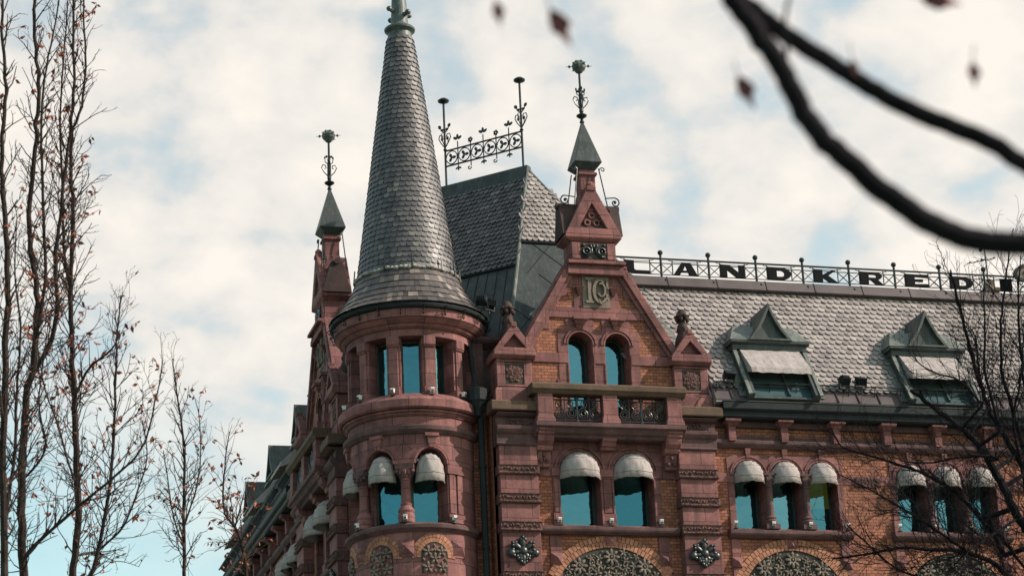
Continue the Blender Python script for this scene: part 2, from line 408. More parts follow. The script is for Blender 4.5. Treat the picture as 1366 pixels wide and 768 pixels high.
def build_split(mb, name, mat, parent, F=None, bevel=0.0):
    """one object for every separate piece"""
    for fs in islands(mb):
        q = MB(); idx = {}
        for n_ in fs:
            f = []
            for k in mb.f[n_]:
                if k not in idx: idx[k] = len(q.v); q.v.append(mb.v[k])
                f.append(idx[k])
            q.f.append(tuple(f)); q.t.append(mb.t[n_])
        q.build(name, mat, parent, F, bevel=bevel)
def archpoly(cu, hw, z0, zs, n=14):
    return [(cu-hw, z0)] + [(cu-hw*math.cos(math.pi*i/n), zs+hw*math.sin(math.pi*i/n)) for i in range(n+1)] + [(cu+hw, z0)]
def rect(u0, u1, z0, z1): return [(u0, z0), (u1, z0), (u1, z1), (u0, z1)]
def spiral(cu, cz, v, r, turns, a0=0.0, sgn=1, n=18):
    return [(cu+r*(1-0.8*i/n)*math.cos(a0+sgn*turns*2*math.pi*i/n), v, cz+r*(1-0.8*i/n)*math.sin(a0+sgn*turns*2*math.pi*i/n)) for i in range(n+1)]
def arcpts(cu, cz, v, r, a0, a1, n=10):
    return [(cu+r*math.cos(a0+(a1-a0)*i/n), v, cz+r*math.sin(a0+(a1-a0)*i/n)) for i in range(n+1)]
def empty(name, loc, label, cat, group=None):
    o = bpy.data.objects.new(name, None); COL.objects.link(o); o.location = loc
    o['label'] = label; o['category'] = cat
    if group: o['group'] = group
    return o
def tag(o, label=None, cat=None, group=None, kind=None):
    if label: o['label'] = label
    if cat: o['category'] = cat
    if group: o['group'] = group
    if kind: o['kind'] = kind
    return o
def leafwork(mb, inside, u0, u1, z0, z1, v, r, tries=400, flat=0.5):
    pts = []
    for _ in range(tries):
        u = random.uniform(u0, u1); z = random.uniform(z0, z1)
        if not inside(u, z): continue
        if any((u-a)**2+(z-b)**2 < (1.35*r)**2 for a, b in pts): continue
        pts.append((u, z))
        mb.blob(u, v, z, r*random.uniform(0.6, 0.8), r*flat, r*random.uniform(0.95, 1.2), random.uniform(0, 6.28), t=random.random())
def rosette(mb, u, z, v, r, n=5, t=0.7):
    for i in range(n):
        a = 2*math.pi*i/n+0.3
        mb.blob(u+math.cos(a)*r*0.6, v, z+math.sin(a)*r*0.6, r*0.26, r*0.3, r*0.45, a-math.pi/2, t=t)
    mb.blob(u, v+r*0.15, z, r*0.22, r*0.25, r*0.22, t=t)
def slates(mb, org, ax, ay, nrm, w, h, L, wid, inside, round_=True, lift=0.038, jitter=0.022):
    """rows of lapped slates on a plane: org + a*ax + b*ay, cut to inside(a,b)"""
    row = 0; b = 0.0
    while b < L:
        a = -w*(0.5 if row % 2 else 0.0)
        while a < wid:
            if inside(a+w/2, b+h*0.5):
                tl = h*1.6; g = w*0.02; jl = random.uniform(0, jitter)
                if round_:
                    ol = [(g, tl), (g, h*0.74)] + [(w/2-(w/2-g)*math.cos(math.pi*i/8), h*0.74-h*0.74*math.sin(math.pi*i/8)**0.9) for i in range(1, 8)] + [(w-g, h*0.74), (w-g, tl)]
                else: ol = [(g, tl), (g, 0), (w-g, 0), (w-g, tl)]
                n = len(ol); top = []; bot = []
                for x, y in ol:
                    k = lift*(1-y/tl)+jl*(1-y/tl)
                    p = org + ax*(a+x) + ay*(b+y)
                    top.append(tuple(p + nrm*(k+0.012))); bot.append(tuple(p + nrm*(k-0.004)))
                vs = top+bot
                mb.add(vs, [tuple(range(n))] + [(i, (i+1) % n, (i+1) % n+n, i+n) for i in range(n-1)], random.random())
            a += w
        b += h; row += 1
TREE_TALL = [
  (0.066, 0.017, [(-11.501, -29.928, 7.294), (-11.565, -30.148, 7.96), (-11.569, -30.359, 8.553), (-11.566, -30.572, 9.145), (-11.515, -30.684, 9.416), (-11.484, -30.877, 9.93), (-11.539, -31.04, 10.431), (-11.625, -31.182, 10.896), (-11.594, -31.495, 11.744), (-11.582, -31.705, 12.321), (-11.649, -31.893, 12.901), (-11.683, -32.135, 13.605), (-11.678, -32.276, 13.995)]),
  (0.041, 0.01, [(-11.487, -30.284, 9.505), (-11.302, -30.461, 9.853), (-11.254, -30.602, 10.207), (-11.294, -30.772, 10.716), (-11.255, -30.978, 11.26), (-11.208, -31.244, 11.963), (-11.108, -31.37, 12.236), (-11.067, -31.562, 12.741), (-11.122, -31.772, 13.369), (-11.091, -31.978, 13.922)]),
  (0.029, 0.008, [(-11.519, -31.206, 9.648), (-11.452, -31.428, 10.214), (-11.504, -31.686, 10.976), (-11.566, -31.955, 11.778), (-11.541, -32.192, 12.422), (-11.451, -32.42, 12.986), (-11.455, -32.626, 13.563)]),
  (0.033, 0.008, [(-11.524, -30.25, 7.29), (-11.486, -30.327, 7.473), (-11.01, -30.616, 7.899), (-10.631, -30.831, 8.198), (-10.345, -31.019, 8.493), (-10.226, -31.22, 8.958), (-10.167, -31.387, 9.38)]),
  (0.021, 0.007, [(-11.546, -29.971, 8.372), (-11.319, -30.146, 8.678), (-11.406, -30.292, 9.155), (-11.38, -30.468, 9.627), (-11.338, -30.649, 10.099)]),
]
TREE_MULTI = [
  (0.062, 0.013, [(-10.81, -28.074, 7.706), (-10.784, -28.336, 8.419), (-10.85, -28.622, 9.271), (-10.901, -28.792, 9.785), (-10.944, -28.976, 10.333), (-10.992, -29.191, 10.974), (-10.995, -29.44, 11.672), (-11.059, -29.675, 12.38), (-11.065, -29.884, 12.968), (-11.081, -30.16, 13.75), (-11.13, -30.387, 14.425), (-11.121, -30.51, 14.76)]),
  (0.04, 0.009, [(-10.65, -27.585, 7.75), (-10.533, -27.66, 7.865), (-10.399, -27.996, 8.696), (-10.366, -28.253, 9.388), (-10.375, -28.483, 10.038), (-10.378, -28.669, 10.56), (-10.359, -28.827, 10.986)]),
  (0.022, 0.007, [(-10.832, -28.826, 8.596), (-10.945, -28.884, 8.849), (-11.113, -29.016, 9.354), (-11.256, -29.096, 9.691), (-11.344, -29.221, 10.109)]),
  (0.027, 0.007, [(-10.913, -29.06, 9.622), (-10.751, -29.223, 9.947), (-10.506, -29.364, 10.144), (-10.43, -29.458, 10.348)]),
  (0.027, 0.008, [(-10.925, -28.757, 10.936), (-11.046, -28.907, 11.453), (-11.096, -29.138, 12.137), (-11.167, -29.393, 12.907), (-11.165, -29.637, 13.588), (-11.145, -29.887, 14.269), (-11.148, -30.038, 14.695)]),
  (0.023, 0.007, [(-10.472, -27.552, 8.13), (-10.178, -27.74, 8.419), (-10.023, -27.936, 8.842), (-9.942, -28.081, 9.183), (-10.016, -28.215, 9.617)]),
]
TREE_EDGE = [
  (0.056, 0.016, [(-11.767, -30.877, 7.084), (-11.831, -31.225, 8.107), (-11.864, -31.688, 9.428), (-11.869, -31.902, 10.029), (-11.953, -32.158, 10.813), (-12.002, -32.344, 11.37), (-11.984, -32.558, 11.954), (-12.051, -32.755, 12.557), (-12.064, -33.02, 13.308)]),
  (0.028, 0.008, [(-11.774, -30.753, 7.667), (-11.702, -31.045, 8.423), (-11.715, -31.259, 9.031), (-11.698, -31.481, 9.637), (-11.785, -31.647, 10.172), (-11.795, -31.835, 10.704)]),
  (0.024, 0.008, [(-11.866, -31.708, 8.563), (-11.978, -31.89, 9.161), (-11.998, -32.15, 9.903), (-12.105, -32.466, 10.871)]),
]
TREE_SLIM = [
  (0.034, 0.008, [(-9.262, -26.428, 8.017), (-9.311, -26.712, 8.847), (-9.339, -26.981, 9.623), (-9.45, -27.164, 10.222), (-9.536, -27.302, 10.676)]),
  (0.017, 0.007, [(-9.268, -26.466, 8.741), (-9.142, -26.662, 9.188), (-9.108, -26.833, 9.64), (-9.159, -26.998, 10.14)]),
  (0.017, 0.007, [(-9.31, -26.849, 8.31), (-9.466, -26.951, 8.718), (-9.56, -27.085, 9.167), (-9.632, -27.193, 9.527)]),
]
TREE_SHORT = [
  (0.035, 0.008, [(-8.166, -24.63, 8.263), (-8.241, -24.806, 8.814), (-8.373, -24.873, 9.108), (-8.532, -24.916, 9.355), (-8.538, -25.107, 9.893), (-8.5, -25.279, 10.342)]),
  (0.02, 0.007, [(-8.169, -24.479, 8.764), (-8.3, -24.53, 9.012), (-8.58, -24.402, 8.879)]),
  (0.018, 0.007, [(-8.418, -25.165, 9.037), (-8.345, -25.291, 9.329), (-8.314, -25.357, 9.489)]),
]
TREE_RIGHT = [
  (0.112, 0.041, [(2.56, -27.394, 7.392), (1.973, -27.661, 8.609), (1.667, -27.771, 9.161), (1.479, -27.844, 9.515), (1.291, -27.876, 9.754), (1.045, -27.888, 9.986), (0.74, -27.878, 10.201), (0.404, -27.876, 10.466)]),
  (0.081, 0.02, [(2.542, -27.364, 8.859), (2.173, -27.488, 9.5), (1.926, -27.557, 9.892), (1.742, -27.609, 10.183), (1.565, -27.693, 10.562), (1.333, -27.875, 11.255), (1.155, -28.036, 11.848), (1.071, -28.118, 12.144)]),
  (0.071, 0.02, [(2.102, -27.919, 7.689), (1.57, -27.85, 7.921), (1.329, -27.852, 8.121), (0.897, -27.783, 8.273), (0.553, -27.693, 8.298), (0.18, -27.602, 8.343), (-0.242, -27.461, 8.287), (-0.722, -27.307, 8.242)]),
  (0.056, 0.012, [(1.873, -27.212, 8.356), (1.659, -27.272, 8.695), (1.221, -27.317, 9.171), (0.772, -27.289, 9.453), (0.409, -27.236, 9.595), (0.017, -27.172, 9.729), (-0.335, -27.114, 9.852), (-0.506, -27.158, 10.112)]),
  (0.035, 0.01, [(0.878, -28.079, 8.195), (0.236, -28.053, 8.636), (-0.03, -28.038, 8.807), (-0.443, -28.007, 9.05), (-0.815, -27.966, 9.236)]),
  (0.061, 0.025, [(1.52, -27.493, 8.808), (1.719, -27.46, 8.558), (1.929, -27.424, 8.288), (2.242, -27.378, 7.908)]),
  (0.041, 0.012, [(1.391, -28.229, 9.43), (1.292, -28.215, 9.473), (0.886, -28.099, 9.472), (0.545, -27.983, 9.421), (0.18, -27.891, 9.457)]),
  (0.051, 0.012, [(2.198, -27.485, 9.78), (1.963, -27.684, 10.524), (1.871, -27.747, 10.773), (1.829, -27.903, 11.244), (1.829, -28.05, 11.655), (1.881, -28.275, 12.24), (1.93, -28.445, 12.678)]),
  (0.041, 0.01, [(1.469, -28.275, 9.806), (1.252, -28.458, 10.491), (1.209, -28.624, 10.987), (1.18, -28.759, 11.388), (1.133, -28.882, 11.771)]),
  (0.031, 0.01, [(1.519, -27.893, 10.233), (1.377, -28.031, 10.732), (1.332, -28.136, 11.063), (1.264, -28.18, 11.24), (0.98, -28.228, 11.601)]),
  (0.031, 0.009, [(1.256, -28.237, 10.177), (0.958, -28.266, 10.496), (0.651, -28.217, 10.605), (0.441, -28.198, 10.72), (0.246, -28.217, 10.929)]),
  (0.051, 0.012, [(2.7, -27.721, 9.73), (2.223, -27.801, 10.337), (2.061, -28.002, 11.027), (1.988, -28.227, 11.712), (2.0, -28.439, 12.297)]),
  (0.051, 0.015, [(2.168, -27.904, 7.288), (1.379, -27.826, 7.7), (0.794, -27.718, 7.868), (0.112, -27.584, 8.04), (-0.59, -27.597, 8.638)]),
  (0.051, 0.015, [(2.721, -27.305, 8.244), (2.295, -27.398, 8.846), (2.132, -27.529, 9.34), (1.956, -27.759, 10.125), (2.027, -27.987, 10.705), (2.035, -28.233, 11.385)]),
]
NEAR = [
  (0.015, 0.011, [(-11.637, -53.51, 2.593), (-11.72, -53.487, 2.596), (-11.803, -53.465, 2.599), (-11.868, -53.449, 2.606), (-11.914, -53.441, 2.622), (-11.971, -53.437, 2.656), (-12.028, -53.436, 2.7), (-12.072, -53.439, 2.743), (-12.104, -53.446, 2.788), (-12.13, -53.455, 2.834), (-12.163, -53.461, 2.878), (-12.193, -53.467, 2.918), (-12.211, -53.476, 2.956)]),
  (0.011, 0.011, [(-11.545, -53.445, 2.523), (-11.663, -53.45, 2.629), (-11.779, -53.445, 2.709), (-11.837, -53.442, 2.747), (-11.894, -53.434, 2.772), (-11.952, -53.427, 2.798), (-12.0, -53.424, 2.827), (-12.049, -53.421, 2.858), (-12.107, -53.418, 2.897), (-12.141, -53.418, 2.924), (-12.177, -53.417, 2.95)]),
  (0.003, 0.002, [(-12.11, -53.429, 2.838), (-12.107, -53.439, 2.864), (-12.112, -53.445, 2.884), (-12.105, -53.466, 2.938)]),
  (0.002, 0.001, [(-11.891, -53.399, 2.64), (-11.903, -53.401, 2.654), (-11.905, -53.402, 2.66)]),
]

# ------------------------------------------------------------------ ground
def flat(name, x0, x1, y0, y1, z, mat, thick=0.0):
    mb = MB()
    if thick: mb.box(x0, x1, y0, y1, z-thick, z)
    else: mb.add([(x0, y0, z), (x1, y0, z), (x1, y1, z), (x0, y1, z)], [(0, 1, 2, 3)])
    return tag(mb.build(name, mat), kind='structure')
flat('ground', -900, 900, -900, 900, -0.2, M['lawn'])
flat('road', -120, 200, -26, -12, -0.13, M['asphalt'], 0.06)
flat('road', -28, -12, -11.99, 260, -0.13, M['asphalt'], 0.06)
flat('pavement', -9.0, 200, -11.9, 200, 0.0, M['paving'], 0.19)
flat('pavement', -120, 200, -29.5, -26.1, 0.0, M['paving'], 0.19)
for i in range(30): flat('lane_marking', -60+i*6, -57+i*6, -19.08, -18.92, -0.124, M['paint'], 0.0)

# ------------------------------------------------------------------ the corner building
B = empty('corner_building', (Xt, Yt, 0), 'red sandstone corner building with round turret, tall slate spire and steep gables', 'building')
UC = 4.745                       # centre of the gabled bay along a facade
WEND = 27.5

def window(F, cu, hw, z0, zs, parent, v=-0.42, arch=True, blind=0.5, name='window', bmat='blind', curtain=0):
    poly = lambda h, a, b: archpoly(cu, h, a, b) if arch else rect(cu-h, cu+h, a, b)
    top = zs if arch else zs
    f = MB().plate(poly(hw+0.02, z0-0.02, zs), v-0.07, v, [poly(hw-0.07, z0+0.07, zs if arch else zs-0.07)])
    w = f.build(name, M['frame'], parent, F, bevel=0.006)
    g_ = MB().plate(poly(hw-0.065, z0+0.065, zs if arch else zs-0.065), v-0.05, v-0.04, t=random.random()); g_.build('pane', M['glass'], w, F)
    ztop = zs + (hw if arch else 0)
    r = MB()
    r.box(cu-hw-0.25, cu+hw+0.25, v-1.0, v-0.95, z0-0.1, ztop+0.1)
    r.box(cu-hw-0.25, cu-hw-0.2, v-0.95, v-0.09, z0-0.1, ztop+0.1); r.box(cu+hw+0.2, cu+hw+0.25, v-0.95, v-0.09, z0-0.1, ztop+0.1)
    r.box(cu-hw-0.2, cu+hw+0.2, v-0.95, v-0.09, ztop+0.05, ztop+0.1)
    r.build('room_lining', M['room'], w, F)
    if blind:
        zb = ztop - (ztop-z0)*blind
        MB().box(cu-hw, cu+hw, v-0.16, v-0.15, zb, ztop).build('blind', M[bmat], w, F)
    if curtain:
        n = 14; x0, x1 = (cu-hw, cu-hw+2*hw*abs(curtain)) if curtain < 0 else (cu+hw-2*hw*curtain, cu+hw)
        vs = [(x0+(x1-x0)*i/n*(1.0 if z else 0.8+0.2*i/n), v-0.20+0.025*math.sin(i*1.9), zz) for z, zz in ((0, z0), (1, ztop)) for i in range(n+1)]
        MB().add(vs, [(i, i+1, i+n+2, i+n+1) for i in range(n)]).build('curtain', M['curtain'], w, F)
    return w

def awning(F, cu, hw, zb, zv, zt, dep, w, v0=0.0, wr=0.009):
    zb += random.uniform(-0.02, 0.02); zv += random.uniform(-0.015, 0.015)
    n, k = 22, 9; vs = []; fs = []; rs = []
    for j in range(k+2):
        for i in range(n+1):
            a = math.pi*i/n
            if j == 0: e, z = 0.0, zb
            else:
                e = (math.pi/2*(j-1)/k)*0.97; z = zv+(zt-zv)*math.sin(e)
            q = wr*(math.sin(i*2.3+j*1.7+cu*9)+0.9*math.sin(i*0.9-j*2.6+cu*5)+0.7*math.sin(i*1.3+j*0.8+cu*3))*(1 if 0 < i < n else 0)
            c = math.cos(e)**0.85
            flare = 1.03 if j == 0 else 1.0
            vs.append((cu-(hw*c*flare+q)*math.cos(a), v0+(dep*c*flare+q)*math.sin(a), z+q*0.5))
    for j in range(k+1):
        for i in range(n):
            a = j*(n+1)+i; fs.append((a, a+1, a+n+2, a+n+1))
    mb = MB().add(vs, fs)
    o = mb.build('awning', M['canvas'], w, F, smooth=True)
    s = o.modifiers.new('cloth', 'SOLIDIFY'); s.thickness = 0.012
    seam = MB(); pts = [vs[(n+1)+i] for i in range(n+1)]
    seam.tube([(p[0], p[1]+0.004, p[2]) for p in pts], 0.007, 4)
    seam.tube([(vs[i][0], vs[i][1], vs[i][2]) for i in range(n+1)], 0.009, 4)
    seam.tube([vs[5*(n+1)+i] for i in range(n+1)], 0.006, 4)
    seam.build('awning_seam', M['relief'], w, F)
    return o

def lunette(F, cu, hw, z0, rise, v, par):
    """carved half-round panel below a window group, with a brick arch round it"""
    R = (hw*hw+rise*rise)/(2*rise); cz = z0+rise-R; a0 = math.asin((z0-cz)/R); a1 = math.pi-a0
    g = MB(); n = 24
    pts = [(cu+R*math.cos(a0+(a1-a0)*i/n), cz+R*math.sin(a0+(a1-a0)*i/n)) for i in range(n+1)]
    g.plate(pts, 0.004, v)
    pan = g.build('carved_lunette', M['relief_ground'], par, F)
    lf = MB()
    for q in (-0.62, 0.0, 0.62):
        uu = cu+q*hw; zz = z0+rise*(0.50 if q else 0.80)-0.08
        for i in range(8):
            a = i*math.pi/4; lf.blob(uu+0.15*math.cos(a), v+0.05, zz+0.15*math.sin(a), 0.045, 0.05, 0.075, a-math.pi/2, t=0.6)
        lf.arc(uu, zz, 0.06, 0.10, 0, 6.28, v, v+0.07, 12, 0.7); lf.blob(uu, v+0.06, zz, 0.035, 0.04, 0.035, t=0.9)
    def ins(u, z):
        if math.hypot(u-cu, z-cz) > R-0.07 or z < z0+0.04: return False
        return all(math.hypot(u-cu-q*hw, z-(z0+rise*(0.50 if q else 0.80)-0.08)) > 0.27 for q in (-0.62, 0, 0.62))
    pts = []
    for _ in range(900):
        u = random.uniform(cu-hw, cu+hw); z = random.uniform(z0, z0+rise)
        if not ins(u, z) or any((u-p)**2+(z-q)**2 < 0.185**2 for p, q in pts): continue
        pts.append((u, z)); r = random.uniform(0.085, 0.11); a_ = random.uniform(0, 6.28)
        for i in range(4):
            q = a_+i*1.3-1.95; lf.blob(u+math.cos(q)*r*0.62, v+0.03, z+math.sin(q)*r*0.62, r*0.30, r*0.32, r*0.55, q-math.pi/2, t=random.uniform(0.3, 1))
        lf.tube([(u, v+0.03, z), (u-math.cos(a_)*r*1.1, v+0.02, z-math.sin(a_)*r*1.1)], 0.012, 4)
    leafwork(lf, lambda u, z: ins(u, z) and all((u-p)**2+(z-q)**2 > 0.10**2 for p, q in pts), cu-hw, cu+hw, z0, z0+rise, v+0.02, 0.035, 500, 0.7)
    lf.build('leaf_relief', M['relief'], pan, F)
    MB().arc(cu, cz, R+0.005, R+0.32, a0, a1, 0.003, 0.022, 24, 0.0).build('arch_bed', M['mortar'], par, F)
    vo = MB()
    for row in range(2):
        r0 = R+0.015+row*0.155; r1 = r0+0.145; k = int((a1-a0)*R/0.098)
        for i in range(k):
            off = 0.5 if row else 0.0
            b0 = a0+(a1-a0)*(i+off)/k; b1 = b0+(a1-a0)*0.84/k
            if b1 > a1+0.04: continue
            vo.arc(cu, cz, r0, r1, b0, b1, 0.004, 0.045, 1, random.uniform(0.3, 1.0))
    vo.build('brick_arch', M['brick_plain'], par, F)
    return R, cz

def stone_pyramid(mb, u, z, h, v, d):
    mb.add([(u-h, v, z-h), (u+h, v, z-h), (u+h, v, z+h), (u-h, v, z+h), (u, v+d, z)], [(0, 1, 4), (1, 2, 4), (2, 3, 4), (3, 0, 4), (0, 1, 2, 3)])

def rosette_iron(F, u, z, v, par):
    mb = MB()
    for a, l, w in [(90, .37, .095), (38, .36, .085), (142, .36, .085), (-10, .34, .11), (190, .34, .11), (-55, .26, .085), (235, .26, .085), (-90, .34, .10)]:
        a = rad(a); c_, s_ = math.cos(a), math.sin(a)
        ball = abs(s_) < 0.3
        mb.blob(u+c_*l*0.58, v+0.05, z+s_*l*0.58, w*0.95 if not ball else w*0.6, 0.055, l*0.46, a-math.pi/2, 8, 6)
        for sg in (-1, 1): mb.blob(u+c_*l*0.80-s_*w*0.6*sg, v+0.06, z+s_*l*0.80+c_*w*0.6*sg, w*0.5, 0.05, w*0.75, a-math.pi/2-sg*0.6, 6, 5)
        mb.blob(u+c_*l*0.93, v+0.07, z+s_*l*0.93, w*(1.0 if ball else 0.5), 0.05, w*(1.0 if ball else 0.7), a-math.pi/2, 8, 5)
    mb.blob(u, v+0.06, z, 0.13, 0.07, 0.13, 0, 8, 5)
    return mb.build('iron_rosette', M['iron'], par, F, smooth=True)

def band(mb, u0, u1, z0, z1, v, seedv=0):
    """carved course: body, lower moulding and a row of leaves"""
    mb.prof([(0.0, z0), (v+0.02, z0), (v+0.045, z0+0.025), (v+0.045, z0+0.05), (v, z0+0.065), (v, z1-0.02), (v+0.03, z1-0.01), (v+0.03, z1), (0.0, z1)], u0-0.04, u1+0.04)
    n = int((u1-u0)/0.075)
    for i in range(n):
        u = u0+(i+0.5)*(u1-u0)/n; zz = (z0+0.07+z1-0.02)/2
        mb.blob(u, v+0.005, zz+random.uniform(-.02, .02), 0.028, 0.035, 0.062, (0.75 if i % 2 else -0.75)+random.uniform(-.3, .3), 6, 4, random.random())

def pilaster(F, cu, par):
    sh = MB(); sh.box(cu-0.5, cu+0.5, -0.1, 0.30, 12.6, 17.34)
    p = sh.build('pilaster', M['stone'], par, F, bevel=0.01)
    for zt in (16.79, 16.05, 15.32, 14.05):
        b = MB(); band(b, cu-0.5, cu+0.5, zt-0.245, zt, 0.345)
        b.build('carved_course', M['carved'], p, F)
    rosette_iron(F, cu, 14.56, 0.30, p)
    c = MB()
    c.prof([(-.1, 17.30), (0.33, 17.30), (0.36, 17.34), (0.34, 17.38), (0.34, 17.58), (0.40, 17.62), (0.46, 17.70), (0.47, 17.79), (0.30, 17.82), (0.30, 18.03), (0.42, 18.06), (0.52, 18.12), (-.1, 18.12)], cu-0.56, cu+0.56)
    c.build('pilaster_capital', M['trim'], p, F, bevel=0.008)
    lf = MB(); leafwork(lf, lambda u, z: abs(u-cu) < 0.34*(1.25-(z-17.83)/0.22) and z < 18.0, cu-.4, cu+.4, 17.82, 18.02, 0.31, 0.05, 200)
    lf.build('capital_leaves', M['carved'], p, F)
    s = MB(); s.prof([(-.1, 18.17), (0.51, 18.17), (0.53, 18.20), (0.53, 18.41), (0.47, 18.445), (-.1, 18.48)], cu-0.70, cu+0.72)
    s.build('ledge_slab', M['slab'], p, F, bevel=0.012)
    return p

def aedicule(F, cu, par):
    F1 = F
    F = lambda p: F1((p[0]+0.03, p[1]-0.17, p[2]+0.05))
    a = MB(); a.box(cu-0.54, cu+0.54, -0.35, 0.42, 18.40, 18.72)
    a.frustum((cu-0.54, cu+0.54, -0.35, 0.42), 18.722, (cu-0.48, cu+0.48, -0.33, 0.36), 18.84)
    a.box(cu-0.47, cu+0.47, -0.33, 0.34, 18.84, 19.58)
    for sg in (-1, 1):
        a.box(cu+sg*0.36-0.11, cu+sg*0.36+0.11, 0.34, 0.375, 18.90, 19.50)
    a.box(cu-0.47, cu+0.47, 0.34, 0.38, 18.842, 18.90); a.box(cu-0.475, cu+0.475, 0.34, 0.385, 19.50, 19.578)
    o = a.build('aedicule', M['stone'], par, F, bevel=0.012)
    pn = MB().box(cu-0.235, cu+0.235, 0.34, 0.352, 18.93, 19.46).build('flower_panel', M['relief_ground'], o, F)
    fl = MB()
    for i in range(8):
        q = i*math.pi/4; fl.blob(cu+0.115*math.cos(q), 0.365, 19.2+0.115*math.sin(q), 0.075, 0.035, 0.10, q-math.pi/2, t=random.random()*0.6)
        fl.blob(cu+0.20*math.cos(q+.39), 0.355, 19.2+0.20*math.sin(q+.39), 0.06, 0.03, 0.06, q, t=0.2)
    fl.arc(cu, 19.2, 0.05, 0.085, 0, 6.283, 0.36, 0.405, 10, 0.6)
    fl.blob(cu, 0.39, 19.2, 0.04, 0.03, 0.04, t=0.9)
    fl.build('stone_flower', M['carved'], o, F)
    p = MB(); p.prof([(-.42, 19.58), (0.42, 19.58), (0.52, 19.66), (0.52, 19.76), (-.42, 19.76)], cu-0.56, cu+0.56)
    hw, zt, zb = 0.57, 20.46, 19.763
    # pediment: raking bands round a recessed triangle, roof running back
    p.plate([(cu-hw, zb), (cu+hw, zb), (cu+0.07, zt), (cu-0.07, zt)], 0.30, 0.50, [[(cu-0.31, zb+0.10), (cu+0.31, zb+0.10), (cu, zb+0.47)]])
    p.plate([(cu-0.42, zb+0.05), (cu+0.42, zb+0.05), (cu, zb+0.55)], 0.28, 0.36)
    p.plate([(cu-hw+.02, zb+.002), (cu+hw-.02, zb+.002), (cu+0.06, zt-.02), (cu-0.06, zt-.02)], -0.42, 0.298)
    p.box(cu-0.07, cu+0.07, 0.33, 0.53, zt-0.04, zt+0.09)
    p.build('small_pediment', M['stone'], o, F, bevel=0.012)
    k = MB(); k.lathe([(0.26, 20.1), (0.22, 20.42), (0.14, 20.62), (0.15, 20.72), (0.125, 20.84), (0.085, 20.93), (0.075, 20.98), (0.12, 21.02), (0.19, 21.05), (0.195, 21.08), (0.13, 21.13), (0.12, 21.20), (0.06, 21.27), (0.0, 21.29)], (cu, -0.02), 12)
    for i in range(6):
        q = i*math.pi/3; k.blob(cu+0.15*math.cos(q), -0.02+0.15*math.sin(q), 20.98, 0.06, 0.06, 0.07); k.blob(cu+0.17*math.cos(q+.5), -0.02+0.17*math.sin(q+.5), 21.08, 0.05, 0.05, 0.035); k.blob(cu+0.13*math.cos(q+.5), -0.02+0.13*math.sin(q+.5), 20.70, 0.04, 0.04, 0.08)
    k.build('knob_finial', M['soot'], o, F, smooth=True)
    return o

